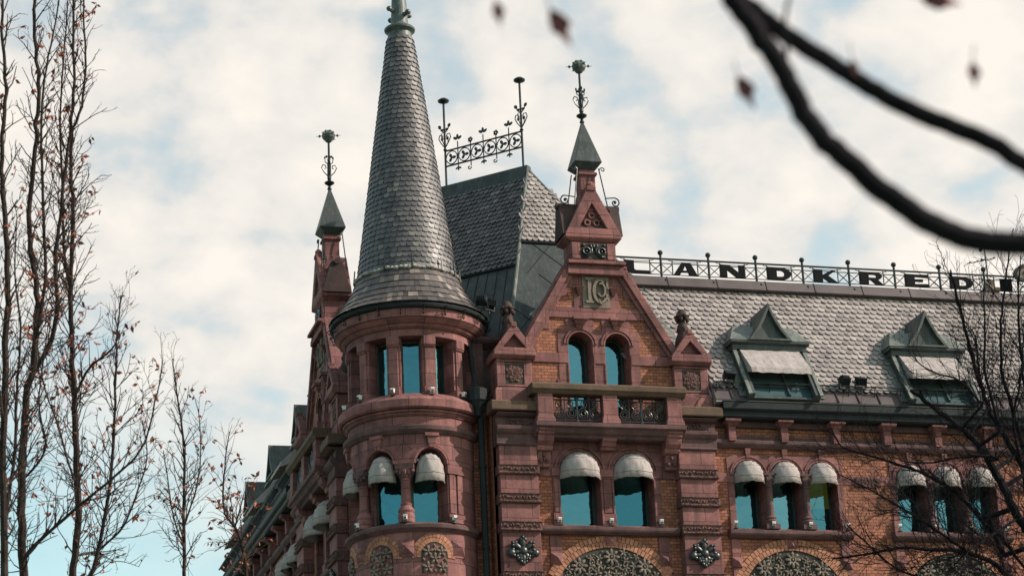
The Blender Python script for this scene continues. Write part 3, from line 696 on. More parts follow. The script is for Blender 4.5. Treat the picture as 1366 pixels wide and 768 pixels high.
def pinnacle(F, par):
    cu, cv = UC-0.01, -0.27
    F0 = F
    F = lambda p: F0((p[0], p[1], p[2]+0.08))
    hd = 0.34
    P_ = MB()
    P_.box(cu-0.78, cu+0.78, cv-hd-0.12, 0.22, 21.98, 22.12)
    P_.frustum((cu-0.78, cu+0.78, cv-hd-0.12, 0.22), 22.121, (cu-0.64, cu+0.64, cv-hd-.02, cv+hd+.03), 22.42)
    P_.box(cu-0.62, cu+0.62, cv-hd, cv+hd, 22.41, 22.93)
    for sg in (-1, 1): P_.box(cu+sg*0.49-0.12, cu+sg*0.49+0.12, cv+hd, cv+hd+0.04, 22.44, 22.90)
    o = P_.build('gable_pedestal', M['stone'], par, F, bevel=0.012)
    pn = MB().box(cu-0.35, cu+0.35, cv+hd, cv+hd+0.015, 22.46, 22.88).build('scroll_panel', M['relief_ground'], o, F)
    sc = MB(); v = cv+hd+0.04
    for sg in (-1, 1):
        sc.arc(cu+sg*0.21, 22.66, 0.075, 0.12, 0, 6.283, v-0.03, v+0.04, 14); sc.blob(cu+sg*0.21, v, 22.66, 0.045, 0.04, 0.045)
        sc.tube(arcpts(cu+sg*0.03, 22.50, v, 0.16, rad(90-sg*60) if sg > 0 else rad(150), rad(90) if sg > 0 else rad(90), 6), 0.03)
        sc.tube([(cu+sg*0.05, v, 22.80), (cu+sg*0.06, v, 22.62), (cu+sg*0.16, v, 22.52), (cu+sg*0.30, v, 22.50)], 0.03)
        sc.blob(cu+sg*0.29, v, 22.83, 0.05, 0.04, 0.05)
    for a in (-0.5, 0, 0.5): sc.blob(cu+a*0.16, v, 22.80, 0.035, 0.04, 0.09, -a)
    sc.build('scroll_relief', M['iron'], o, F, smooth=True)
    g = MB()
    e = 0.78
    ev = hd+0.10
    g.frustum((cu-0.62, cu+0.62, cv-hd, cv+hd), 22.93, (cu-e, cu+e, cv-ev, cv+ev), 23.03)
    g.box(cu-e, cu+e, cv-ev, cv+ev, 23.03, 23.12)
    zt = 24.47; f0 = cv+ev
    g.plate([(cu-e, 23.122), (cu+e, 23.122), (cu+0.09, zt), (cu-0.09, zt)], f0-0.22, f0, [[(cu-0.40, 23.30), (cu+0.40, 23.30), (cu, 24.02)]])
    g.plate([(cu-0.5, 23.26), (cu+0.5, 23.26), (cu, 24.12)], f0-0.24, f0-0.14)
    for q in (-0.13, 0.13): g.arc(cu+q, 23.48, 0.05, 0.10, 0, 6.28, f0-0.15, f0-0.07, 10)
    g.arc(cu, 23.69, 0.05, 0.10, 0, 6.28, f0-0.15, f0-0.07, 10)
    g.box(cu-0.13, cu+0.13, f0-0.2, f0+0.03, zt-0.10, zt+0.02); g.blob(cu, f0-0.08, zt+0.09, 0.13, 0.1, 0.10, 0, 8, 5)
    g.plate([(cu-e+.02, 23.124), (cu+e-.02, 23.124), (cu+0.07, zt-0.04), (cu-0.07, zt-0.04)], cv-ev, f0-0.225)
    g.build('pinnacle_pediment', M['stone'], o, F, bevel=0.012)
    # cross roof with dark lead rolls
    x = MB(); zr = 24.02
    x.prof([(cv-ev+.03, 23.13), (cv+ev-.03, 23.13), (cv+0.16, zr), (cv-0.16, zr)], cu-e-0.05, cu+e+0.05)
    x.tube([(cu-e-0.1, cv, zr+.01), (cu+e+0.1, cv, zr+.01)], 0.09, 10)
    x.build('cross_roof', M['soot'], o, F)
    F = F0
    s = MB(); s.box(cu-0.21, cu+0.21, cv-0.21, cv+0.21, 23.5, 25.3)
    s.box(cu-0.26, cu+0.26, cv-0.26, cv+0.26, 24.98, 25.06)
    s.frustum((cu-0.34, cu+0.34, cv-0.34, cv+0.34), 23.9, (cu-0.22, cu+0.22, cv-0.22, cv+0.22), 24.5)
    s.build('pinnacle_shaft', M['stone'], o, F, bevel=0.01)
    c = MB(); c.frustum((cu-0.22, cu+0.22, cv-0.22, cv+0.22), 25.14, (cu-0.38, cu+0.38, cv-0.38, cv+0.38), 25.32)
    c.frustum((cu-0.38, cu+0.38, cv-0.38, cv+0.38), 25.322, (cu-0.025, cu+0.025, cv-0.025, cv+0.025), 26.62)
    c.build('pyramid_cap', M['sheet'], o, F, bevel=0.008)
    # iron finial
    f = MB(); f.tube([(cu, cv, 26.5), (cu, cv, 28.15)], 0.032, 8)
    f.lathe([(0.0, 26.58), (0.07, 26.60), (0.05, 26.66), (0.03, 26.70), (0.14, 26.78), (0.15, 26.81), (0.04, 26.88), (0.06, 26.92), (0.055, 27.4), (0.035, 27.5)], (cu, cv), 12)
    for i in range(4):
        a = i*math.pi/2; 
        def q(r, z): return (cu+r*math.cos(a), cv+r*math.sin(a), z)
        f.tube([q(0.03, 27.0), q(0.16, 27.14), q(0.22, 27.27), q(0.18, 27.36), q(0.10, 27.34), q(0.09, 27.26), q(0.13, 27.24)], 0.016, 5)
        f.tube([q(0.03, 27.38), q(0.11, 27.44), q(0.12, 27.56)], 0.015, 5); p_ = q(0.12, 27.58); f.blob(p_[0], p_[1], p_[2], 0.03, 0.03, 0.045)
        p_ = q(0.07, 27.62 if i % 2 else 27.52); f.blob(p_[0], p_[1], p_[2], 0.04, 0.04, 0.04)
    f.build('iron_finial', M['iron'], o, F)
    k = MB(); k.lathe([(0.0, 28.06), (0.08, 28.08), (0.18, 28.2), (0.20, 28.29), (0.13, 28.40), (0.05, 28.44), (0.0, 28.44)], (cu, cv), 10)
    for i in range(6):
        a = i*math.pi/3+0.25; d = (math.cos(a), math.sin(a))
        k.tube([(cu+d[0]*0.15, cv+d[1]*0.15, 28.27), (cu+d[0]*0.36, cv+d[1]*0.36, 28.27)], 0.014, 5, 0.006)
        k.blob(cu+d[0]*0.26, cv+d[1]*0.26, 28.27, 0.04, 0.04, 0.045)
        k.blob(cu+d[0]*0.13, cv+d[1]*0.13, 28.37, 0.05, 0.05, 0.05)
    k.build('finial_ball', M['verdigris'], o, F)
    st = MB()
    for su in (-1, 1):
        for sv in (-1, 1):
            a = (cu+su*0.30, cv+sv*0.28, 25.16); b = (cu+su*0.46, cv+sv*0.36, 24.05)
            st.tube([a, b], 0.018, 5)
        y = cv+0.3
        st.tube([(x_, y, z_) for x_, _, z_ in spiral(cu+su*0.40, 25.12, 0, 0.075, 1.1, math.pi if su > 0 else 0, -su)], 0.015, 5)
        y = cv+0.30
        st.tube([(x_, y, z_) for x_, _, z_ in spiral(cu+su*0.70, 24.19, 0, 0.14, 1.2, math.pi/2, -su)], 0.02, 5)
        st.tube([(cu+su*0.70, y, 24.33), (cu+su*0.42, y, 24.30)], 0.017, 5)
        st.blob(cu+su*0.70, y, 24.19, 0.04, 0.03, 0.04)
    st.tube([(cu+0.02+0.02*math.sin(i*3), cv+0.23, 25.1-i*0.1) for i in range(9)], 0.012, 5)
    st.build('stay_irons', M['iron'], o, F)
    return o

def balcony(F, par):
    F1 = F
    F = lambda p: F1((p[0]+0.04, p[1]*0.76, p[2]+0.05))
    fl = MB(); c = UC-0.02
    fl.prof([(0.0, 17.46), (0.55, 17.46), (0.60, 17.52), (0.72, 17.56), (0.80, 17.66), (0.90, 17.70), (0.90, 17.81), (0.0, 17.81)], c-2.02, c+2.02)
    b = fl.build('balcony', M['trim'], par, F, bevel=0.01)
    for q in (-1.74, 0.0, 1.74):
        p = MB(); p.box(c+q-0.20, c+q+0.20, 0.50, 0.84, 18.0, 18.59); p.frustum((c+q-.25, c+q+.25, .46, .90), 17.812, (c+q-.2, c+q+.2, .5, .84), 18.02)
        p.box(c+q-.24, c+q+.24, .47, .885, 17.813, 17.93)
        p.build('balcony_pier', M['stone'], b, F, bevel=0.01)
    s = MB()
    s.prof([(0.42, 18.56), (0.86, 18.56), (0.94, 18.64), (0.98, 18.66), (0.98, 18.80), (0.90, 18.84), (0.42, 18.84)], c-2.10, c+2.06)
    s.box(c-2.10, c-1.72, -0.05, 0.42, 18.562, 18.838); s.box(c+1.68, c+2.06, -0.05, 0.42, 18.562, 18.838)
    s.box(c-1.96, c-1.86, 0.02, 0.5, 17.8, 18.56); s.box(c+1.84, c+1.94, 0.02, 0.5, 17.8, 18.56)
    s.build('balcony_coping', M['slab'], b, F, bevel=0.012)
    for q in (-0.87, 0.87):
        r = MB(); cu = c+q; v = 0.68
        for z in (17.90, 18.44): r.tube([(cu-0.66, v, z), (cu+0.66, v, z)], 0.02, 6)
        for u in (-0.64, -0.33, 0.0, 0.33, 0.64): r.tube([(cu+u, v, 17.83), (cu+u, v, 18.56)], 0.014, 6)
        r.tube([(cu, v, 17.83), (cu, v, 18.50)], 0.035, 6); r.blob(cu, v, 18.50, 0.07, 0.05, 0.06); r.blob(cu, v, 17.86, 0.07, 0.06, 0.05)
        for sg in (-1, 1):
            for x in (0.17, 0.48):
                r.tube(spiral(cu+sg*x, 18.08, v+0.02, 0.15, 2.0, math.pi/2, sg, 30), 0.017, 5)
                r.tube(spiral(cu+sg*x, 18.33, v+0.02, 0.10, 1.6, -math.pi/2, sg, 22), 0.015, 5)
                for t_ in range(3): r.blob(cu+sg*x+0.05*(t_-1), v+0.01, 18.22+0.04*(t_ == 1), 0.025, 0.02, 0.04)
        r.build('iron_railing', M['iron'], b, F)
    for q in (-1.72, 1.72):
        k = MB(); cu = c+q
        k.prof([(0.0, 17.12), (0.30, 17.12), (0.40, 17.16), (0.44, 17.22), (0.44, 17.27), (0.50, 17.29), (0.62, 17.36), (0.66, 17.44), (0.66, 17.50), (0.74, 17.53), (0.74, 17.58), (0.80, 17.62), (0.80, 17.68), (0.0, 17.68)], cu-0.21, cu+0.21)
        k.prof([(0.0, 16.74), (0.20, 16.74), (0.24, 16.78), (0.20, 16.83), (0.30, 17.12), (0.0, 17.12)], cu-0.17, cu+0.17)
        o = k.build('balcony_console', M['stone'], par, F, bevel=0.008)
        lf = MB()
        for sg in (-1, 1):
            lf.blob(cu+sg*0.08, 0.26, 16.90, 0.055, 0.05, 0.06); lf.blob(cu+sg*0.09, 0.30, 17.74, 0.035, 0.04, 0.09, sg*0.5)
        lf.blob(cu, 0.32, 17.05, 0.05, 0.05, 0.06); lf.blob(cu, 0.26, 16.95, 0.03, 0.04, 0.07)
        lf.build('console_leaves', M['carved'], o, F)
    k = MB(); k.prof([(0.0, 17.22), (0.30, 17.22), (0.34, 17.28), (0.44, 17.30), (0.46, 17.38), (0.56, 17.42), (0.58, 17.60), (0.0, 17.60)], c-0.19, c+0.19)
    k.build('balcony_console', M['stone'], par, F, bevel=0.008)
    return b

def gable(F, par):
    L, Rr, zb, za, tl, tr = UC-2.26, UC+2.26, 19.80, 22.42, UC-0.72, UC+0.72
    ws = [(UC-0.505, 0.335), (UC+0.505, 0.335)]; z0, zs = 18.0, 20.16
    g = MB(); g.plate([(L, 18.2), (Rr, 18.2), (Rr, zb), (tr, za), (tl, za), (L, zb)], -0.57, 0.0, [archpoly(u, h+0.03, z0+.22, zs) for u, h in ws])
    o = g.build('gable_wall', M['brick'], par, F)
    lx = lambda z: UC-0.72-(za-z)*(2.26-0.72)/(za-zb)         # coping line
    s = MB()
    w0, w1 = UC-1.12, UC+1.12
    holes = [archpoly(u, h, z0+.25, zs) for u, h in ws]
    s.plate([(w0+.02, 18.2), (w1-.02, 18.2), (w1-.02, 18.72), (w1+.06, 18.72), (w1+.06, 19.2), (w1, 19.2), (w1, 20.55), (UC+0.88, 20.55), (UC+0.88, 20.88), (w0+0.24, 20.88), (w0+0.24, 20.55), (w0, 20.55), (w0, 19.2), (w0-.06, 19.2), (w0-.06, 18.72), (w0+.02, 18.72)], -0.56, 0.022,
            holes + [rect(UC-0.11, UC+0.11, 20.56, 20.86)], 0.5)
    # bands
    s.plate([(lx(20.88)-.05, 20.882), (2*UC-lx(20.88)+.05, 20.882), (2*UC-lx(21.16)+.05, 21.16), (lx(21.16)-.05, 21.16)], 0.0, 0.05, t=0.7)
    s.box(L, ws[0][0]-0.345, 0.0, 0.045, 19.64, 19.90, t=0.6); s.box(ws[1][0]+0.345, Rr, 0.0, 0.045, 19.64, 19.90, t=0.25); s.box(UC-0.16, UC+0.16, 0.0, 0.05, 19.64, 19.90)
    s.plate([(lx(21.17), 21.162), (2*UC-lx(21.17), 21.162), (2*UC-lx(22.3), 22.3), (lx(22.3), 22.3)], 0.0, 0.025,
            [[(lx(21.19)+0.32, 21.19), (UC-0.62, 21.19), (UC-0.62, 21.74), (UC-0.76, 21.74), (UC-0.76, 21.48), (lx(21.48)+.26, 21.48)], [(UC+0.62, 21.19), (2*UC-lx(21.19)-0.32, 21.19), (2*UC-lx(21.48)-.26, 21.48), (UC+0.76, 21.48), (UC+0.76, 21.74), (UC+0.62, 21.74)]], 0.45)
    # stepped blocks along the coping
    z = 19.92; i = 0
    while z < 20.86:
        h = 0.315; w = 0.52 if i % 2 == 0 else 0.24
        s.plate([(lx(z)-.02, z), (lx(z+h)+w*0.6, z), (lx(z+h)+w*0.6, z+h-.004), (lx(z+h)-.02, z+h-.004)], 0.0, 0.024+0.004*(i % 2), t=random.random())
        s.plate([(2*UC-q, y) for q, y in [(lx(z)-.02, z), (lx(z+h)+w*0.6, z), (lx(z+h)+w*0.6, z+h-.004), (lx(z+h)-.02, z+h-.004)]], 0.0, 0.024+0.004*(i % 2), t=random.random())
        z += h; i += 1
    build_split(s, 'stone_dressings', M['stone'], o, F, bevel=0.006)
    a = MB()
    for u, h in ws:
        a.arc(u, zs, h+0.0, h+0.05, 0, math.pi, 0.0, 0.045, 18); a.arc(u, zs, h+0.07, h+0.12, 0, math.pi, 0.0, 0.06, 18)
        for sg in (-1, 1): a.box(u+sg*(h+0.02)-0.022, u+sg*(h+0.02)+0.022, 0.0, 0.046, 18.3, 19.635)
        a.frustum((u-0.07, u+0.07, 0, 0.06), 20.56, (u-0.17, u+0.17, 0, 0.18), 20.80); a.box(u-0.21, u+0.21, 0.0, 0.22, 20.802, 20.89)
    for sg in (-1, 1):
        a.frustum((UC+sg*0.47-0.02, UC+sg*0.47+0.02, 0.02, 0.05), 21.5, (UC+sg*0.47-0.12, UC+sg*0.47+0.12, 0.02, 0.2), 21.72)
    build_split(a, 'window_hood', M['stone'], o, F, bevel=0.006)
    # coping
    c = MB()
    def rake(off0, off1, v0, v1):
        dx, dz = (UC-0.72)-L, za-zb; l = math.hypot(dx, dz); nx, nz = -dz/l, dx/l
        A = (L-dx*0.05, zb-dz*0.05); Bp = (UC-0.72, za)
        P1 = [(A[0]+nx*off0, A[1]+nz*off0), (Bp[0]+nx*off0, Bp[1]+nz*off0), (Bp[0]+nx*off1, Bp[1]+nz*off1), (A[0]+nx*off1, A[1]+nz*off1)]
        c.plate(P1, v0, v1); c.plate([(2*UC-x, y) for x, y in P1], v0, v1)
    rake(-0.27, -0.16, 0.0, 0.08); rake(-0.16, 0.02, -0.5, 0.15); rake(0.02, 0.06, -0.5, 0.11)
    c.box(UC-0.86, UC+0.86, 0.0, 0.18, 22.26, 22.33); c.box(UC-0.80, UC+0.80, -0.45, 0.30, 22.332, 22.42)
    c.build('gable_coping', M['stone'], o, F, bevel=0.01)
    # monogram panel: I, C and G interlaced
    m_ = MB(); m_.box(UC-0.37, UC+0.37, 0.025, 0.055, 21.18, 22.06)
    pn = m_.build('monogram_panel', M['relief'], par, F)
    k = MB(); v0, v1 = 0.056, 0.11
    k.box(UC-0.235, UC-0.135, v0, v1, 21.36, 21.94, t=0.6)
    for z in (21.30, 21.94): k.box(UC-0.30, UC-0.07, v0, v1-.004, z, z+0.07, t=0.6)
    def ring(cu, cz, rx, rz, w, a0, a1, v0, v1):
        pts = [(cu+rx*math.cos(a0+(a1-a0)*i/20), cz+rz*math.sin(a0+(a1-a0)*i/20)) for i in range(21)]
        ptsi = [(cu+(rx-w)*math.cos(a0+(a1-a0)*i/20), cz+(rz-w*0.7)*math.sin(a0+(a1-a0)*i/20)) for i in range(21)]
        k.plate(pts+ptsi[::-1], v0, v1, t=0.7)
    ring(UC+0.10, 21.62, 0.22, 0.34, 0.085, rad(55), rad(325), v0, v1+0.02)
    ring(UC+0.13, 21.66, 0.13, 0.20, 0.055, rad(-150), rad(120), v0, v1+0.035)
    k.box(UC+0.27, UC+0.33, v0, v1+.005, 21.70, 21.96, t=0.6); k.box(UC+0.20, UC+0.34, v0, v1+.01, 21.60, 21.66, t=0.6); k.box(UC+0.25, UC+0.32, v0, v1+.006, 21.40, 21.60, t=0.6)
    k.tube([(UC+0.05, v1, 21.40), (UC+0.09, v1, 21.28), (UC+0.14, v1, 21.26)], 0.03, 6)
    k.build('monogram', M['relief'], pn, F, bevel=0.006)
    for i, (u, h) in enumerate(ws):
        w = window(F, u, h+0.0, 18.3, zs, par, v=-0.47, blind=0, curtain=(0.0, 0.3)[i])
    # low roof behind the gable
    r = MB(); r.plate([(L+0.1, zb-1.0), (Rr-0.1, zb-1.0), (Rr-0.1, zb-0.05), (UC+0.1, za-0.15), (UC-0.1, za-0.15), (L+0.1, zb-0.05)], -3.5, -0.60)
    r.build('gable_roof', M['copper'], o, F)
    return o
def wing_group(F, cu, par, full=True):
    zs, z0 = 16.74, 15.31; ops = [(cu-1.03, 0.415), (cu, 0.415), (cu+1.03, 0.415)]
    s = MB()
    s.plate([(cu-1.62, 15.29), (cu+1.62, 15.29), (cu+1.62, 17.22), (cu+1.36, 17.30), (cu-1.36, 17.30), (cu-1.62, 17.22)], -0.47, 0.03, [archpoly(u, h, z0+.02, zs) for u, h in ops])
    for u, h in ops:
        s.arc(u, zs, h+0.005, h+0.06, 0, math.pi, 0.03, 0.055, 16); s.arc(u, zs, h+0.07, h+0.11, 0, math.pi, 0.03, 0.075, 16)
        s.frustum((u-0.05, u+0.05, 0.03, 0.08), zs+h+.06, (u-0.08, u+0.08, 0.03, 0.12), 17.46)
    for sg in (-1, 1): s.box(cu+sg*1.56-0.09, cu+sg*1.56+0.09, 0.03, 0.09, 15.29, 15.62)
    o = s.build('window_surround', M['stone'], par, F, bevel=0.006)
    for sg in (-1, 1):
        c = MB(); u = cu+sg*0.515
        c.lathe([(0.17, 15.31), (0.17, 15.52), (0.13, 15.56), (0.15, 15.60), (0.105, 15.66), (0.095, 16.4), (0.12, 16.42), (0.10, 16.46), (0.16, 16.62), (0.16, 16.72)], (u, 0.06), 14)
        c.box(u-0.19, u+0.19, -0.1, 0.22, 16.72, 16.78); c.box(u-0.19, u+0.19, -0.1, 0.22, 15.295, 15.42)
        for i in range(6): c.blob(u+0.15*math.cos(i*math.pi/3), 0.06+0.15*math.sin(i*math.pi/3), 16.62, 0.05, 0.05, 0.07)
        c.build('window_column', M['trim'], o, F)
    sl = MB(); sl.prof([(0.0, 15.06), (0.12, 15.06), (0.22, 15.12), (0.24, 15.16), (0.24, 15.25), (0.0, 15.29)], cu-1.72, cu+1.72)
    sl.build('window_sill', M['trim'], par, F, bevel=0.008)
    for i, (u, h) in enumerate(ops):
        w = window(F, u, h, z0, zs, par, blind=(0.0, 0.52, 0.60)[i], bmat='blind_warm' if (i == 2 and F is FR and cu < 10) else 'blind', curtain=(-0.25, 0, 0)[i])
        awning(F, u, h-0.012, 16.52, 16.66, 17.13, 0.40, w)
    R, cz = lunette(F, cu, 1.30, 13.95, 0.80, 0.012, par)
    d = MB()
    for sg in (-1, 1):
        d.box(cu+sg*1.53-0.12, cu+sg*1.53+0.12, 0.0, 0.04, 13.0, 15.06); stone_pyramid(d, cu+sg*1.53, 14.42, 0.15, 0.041, 0.14)
    stone_pyramid(d, cu, 14.92, 0.13, 0.03, 0.12)
    build_split(d, 'stone_dressings', M['stone'], par, F, bevel=0.006)

def facade(F, main):
    ws = [(UC-0.72, 0.535), (UC+0.72, 0.535)]; zs, z0 = 16.72, 15.33
    groups = [9.68+4.6*k for k in range(4) if 9.68+4.6*k+1.8 < WEND]
    holes = [archpoly(u, h+0.03, z0-.01, zs) for u, h in ws]
    for g in groups: holes += [archpoly(g+d, 0.445, 15.31, 16.74) for d in (-1.03, 0, 1.03)]
    w = MB(); w.plate(rect(1.76, WEND, 13.0, 18.19), -0.48, 0.0, holes)
    wall = w.build('brick_wall', M['brick'], B, F)
    lw = MB(); lw.box(0.75, WEND, -0.45, 0.05, -0.19, 12.99); lw.prof([(0.0, 12.6), (0.2, 12.6), (0.25, 12.7), (0.25, 12.9), (0.0, 12.99)], 0.8, WEND)
    lw.build('lower_wall', M['ashlar'], B, F)
    # band between window groups, string course, frieze
    b = MB()
    for a, c in [(7.7, 8.06)] + [(g+1.62, g+2.98) for g in groups]: b.box(a, c, 0.0, 0.028, 16.56, 16.80)
    build_split(b, 'stone_band', M['stone'], wall, F, bevel=0.006)
    for g in groups:
        p = MB(); p.box(g+1.95, g+2.65, 0.028, 0.06, 16.50, 16.74); leafwork(p, lambda u, z: True, g+1.97, g+2.63, 16.52, 16.72, 0.06, 0.05, 200)
        p.build('carved_plaque', M['carved'], wall, F)
    st = MB(); st.prof([(0.0, 17.46), (0.08, 17.46), (0.16, 17.54), (0.18, 17.58), (0.18, 17.66), (0.06, 17.74), (0.06, 17.80), (0.0, 17.80)], 7.70, WEND)
    st.box(7.7, WEND, 0.0, 0.10, 18.03, 18.19)
    st.build('string_course', M['trim'], B, F, bevel=0.008)
    u = 8.20
    while u < WEND:
        k = MB(); k.box(u-0.10, u+0.10, 0.0, 0.26, 17.62, 18.0); k.frustum((u-0.10, u+0.10, 0, 0.26), 18.0, (u-0.22, u+0.22, 0, 0.42), 18.12); k.box(u-0.22, u+0.22, 0.0, 0.42, 18.12, 18.18)
        k.build('eaves_bracket', M['stone'], B, F, bevel=0.008); u += 1.47
    gt = MB(); gt.prof([(0.0, 18.195), (0.42, 18.195), (0.46, 18.24), (0.46, 18.36), (0.52, 18.38), (0.55, 18.42), (0.55, 18.58), (0.50, 18.62), (0.44, 18.62), (0.0, 18.66)], 7.90, WEND)
    gt.tube([(7.9, 0.535, 18.61), (WEND, 0.535, 18.61)], 0.025, 6); gt.tube([(7.9, 0.48, 18.37), (WEND, 0.48, 18.37)], 0.012, 6)
    gt.build('eaves_gutter', M['gutter'], B, F)
    # central bay
    s = MB(); a0, a1 = UC-1.46, UC+1.46
    s.plate([(a0, 15.29), (a1, 15.29), (a1, 16.60), (UC+1.9, 16.60), (UC+1.9, 18.19), (UC-1.9, 18.19), (UC-1.9, 16.60), (a0, 16.60)], -0.47, 0.03, [archpoly(u, h, z0, zs) for u, h in ws])
    for u, h in ws:
        s.arc(u, zs, h+0.005, h+0.05, 0, math.pi, 0.03, 0.06, 20); s.arc(u, zs, h+0.10, h+0.15, 0, math.pi, 0.03, 0.07, 20)
        for sg in (-1, 1):
            s.box(u+sg*(h+0.03)-0.025, u+sg*(h+0.03)+0.025, 0.03, 0.06, 15.62, 16.60)
    for u in (a0+0.10, UC, a1-0.10):
        hw = 0.10 if u != UC else 0.17
        s.box(u-hw-.02, u+hw+.02, 0.03, 0.10, 15.295, 15.62); s.box(u-hw*0.6, u+hw*0.6, 0.03, 0.05, 15.66, 16.56)
        s.box(u-hw-.02, u+hw+.02, 0.03, 0.075, 16.60, 16.80)
    s.build('window_surround', M['stone'], B, F, bevel=0.006)
    sl = MB(); sl.prof([(0.0, 15.07), (0.14, 15.07), (0.24, 15.12), (0.26, 15.17), (0.26, 15.25), (0.0, 15.29)], UC-1.84, UC+1.84)
    sl.build('window_sill', M['trim'], B, F, bevel=0.008)
    for i, (u, h) in enumerate(ws):
        win = window(F, u, h, z0, zs, B, blind=(0.73, 0.64)[i], curtain=(0, 0.2)[i])
        awning(F, u, h-0.01, 16.50, 16.68, 17.23, 0.50, win)
    lunette(F, UC, 1.40, 13.95, 0.80, 0.012, B)
    d = MB()
    for sg in (-1, 1):
        d.box(UC+sg*1.45-0.15, UC+sg*1.45+0.15, 0.0, 0.04, 13.0, 15.06); stone_pyramid(d, UC+sg*1.45, 14.45, 0.16, 0.041, 0.15)
    stone_pyramid(d, UC, 14.93, 0.15, 0.03, 0.12)
    build_split(d, 'stone_dressings', M['stone'], B, F, bevel=0.006)
    for q in (-2.41, 2.41):
        pilaster(F, UC+q, B); aedicule(F, UC+q, B)
    balcony(F, B); gable(F, B); pinnacle(F, B)
    for g in groups: wing_group(F, g, B)
    roof(F, main)

def roof(F, main):
    v0, z0, v1, z1 = 0.46, 18.68, -2.0, 22.62
    L = math.hypot(v0-v1, z1-z0); sv, sz = (v1-v0)/L, (z1-z0)/L
    up = lambda u, b_, o: (u, v0+sv*b_+sz*o, z0+sz*b_-sv*o)
    bc = 1.45; ca = up(5.6, bc, 0); cb = up(7.74, bc, 0)
    base = MB(); base.add([ca, cb, (7.74, v0, z0), (WEND, v0, z0), (WEND, v1, z1), (5.6, v1, z1), (5.6, -6, z1), (WEND, -6, z1), (5.6, -6, 18.2), (WEND, -6, 18.2), (7.74, v0, 18.6), (WEND, v0, 18.6), (7.74, -0.6, 18.2), (5.6, -0.6, 18.2)],
        [(0, 1, 2, 3, 4, 5), (5, 4, 7, 6), (6, 7, 9, 8), (3, 4, 7, 9, 11), (2, 3, 11, 10), (0, 5, 6, 8, 13), (1, 2, 10, 12), (0, 1, 12, 13), (8, 9, 11, 10, 12, 13)])
    SM = M['slate'] if main else M['slate_spire_shaded']; rf = base.build('main_roof', SM, B, F)  # left roof's shade is put into its darker slate colour
    dorm = [9.62+4.6*k for k in range(4) if 9.62+4.6*k+1.3 < WEND]
    def ins(a, b):
        u = 5.6+a
        if b < 0.42 or (u < 7.78 and b < 1.35): return False
        for d in dorm:
            if abs(u-d) < 1.02 and b < 2.0: return False
        return u < WEND
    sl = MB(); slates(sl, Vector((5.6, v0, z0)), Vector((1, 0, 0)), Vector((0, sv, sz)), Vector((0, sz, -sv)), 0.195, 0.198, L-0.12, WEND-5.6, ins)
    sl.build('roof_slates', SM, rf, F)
    # eaves apron and snow guard
    ap = MB()
    ap.add([up(7.74, -0.02, 0.01), up(WEND, -0.02, 0.01), up(WEND, 0.5, 0.015), up(7.74, 0.5, 0.015)], [(0, 1, 2, 3)])
    u = 7.6
    while u < WEND: ap.tube([up(u, 0, 0.03), up(u, 0.45, 0.03)], 0.02, 5); u += 0.6
    ap.build('eaves_apron', M['ridge'], rf, F)
    sg_ = MB()
    for o, b in ((0.12, 0.42), (0.22, 0.44)): sg_.tube([up(7.7, b, o), up(WEND, b, o)], 0.015, 5)
    u = 7.8
    while u < WEND: sg_.tube([up(u, 0.25, 0.0), up(u, 0.42, 0.24), up(u, 0.6, 0.0)], 0.014, 5); u += 0.75
    sg_.build('snow_guard', M['iron'], rf, F)
    rc = MB(); rc.prof([(-1.82, 22.52), (-1.75, 22.56), (-1.86, 22.83), (-1.92, 22.87), (-2.2, 22.87), (-2.2, 22.52)], 5.6, WEND)
    u = 6.0
    while u < WEND: rc.prof([(-1.80, 22.53), (-1.735, 22.57), (-1.845, 22.84), (-1.92, 22.885), (-2.0, 22.885), (-2.0, 22.53)], u, u+0.025); u += 1.45
    rc.build('ridge_cap', M['ridge'], rf, F)
    # lead flashing beside the gable
    fl = MB(); q = [up(UC+1.7, 3.9, 0.05), up(UC+1.95, 3.9, 0.05), up(UC+2.62, 2.0, 0.05), up(UC+2.0, 2.0, 0.05)]
    fl.add(q, [(0, 1, 2, 3)]); fl.add([up(UC+2.0, 1.99, 0.045), up(UC+2.62, 1.99, 0.045), up(UC+2.70, 1.25, 0.045), up(UC+2.0, 1.25, 0.045)], [(0, 1, 2, 3)])
    fl.build('gable_flashing', M['copper'], rf, F)
    for d in dorm: dormer(F, d, up)

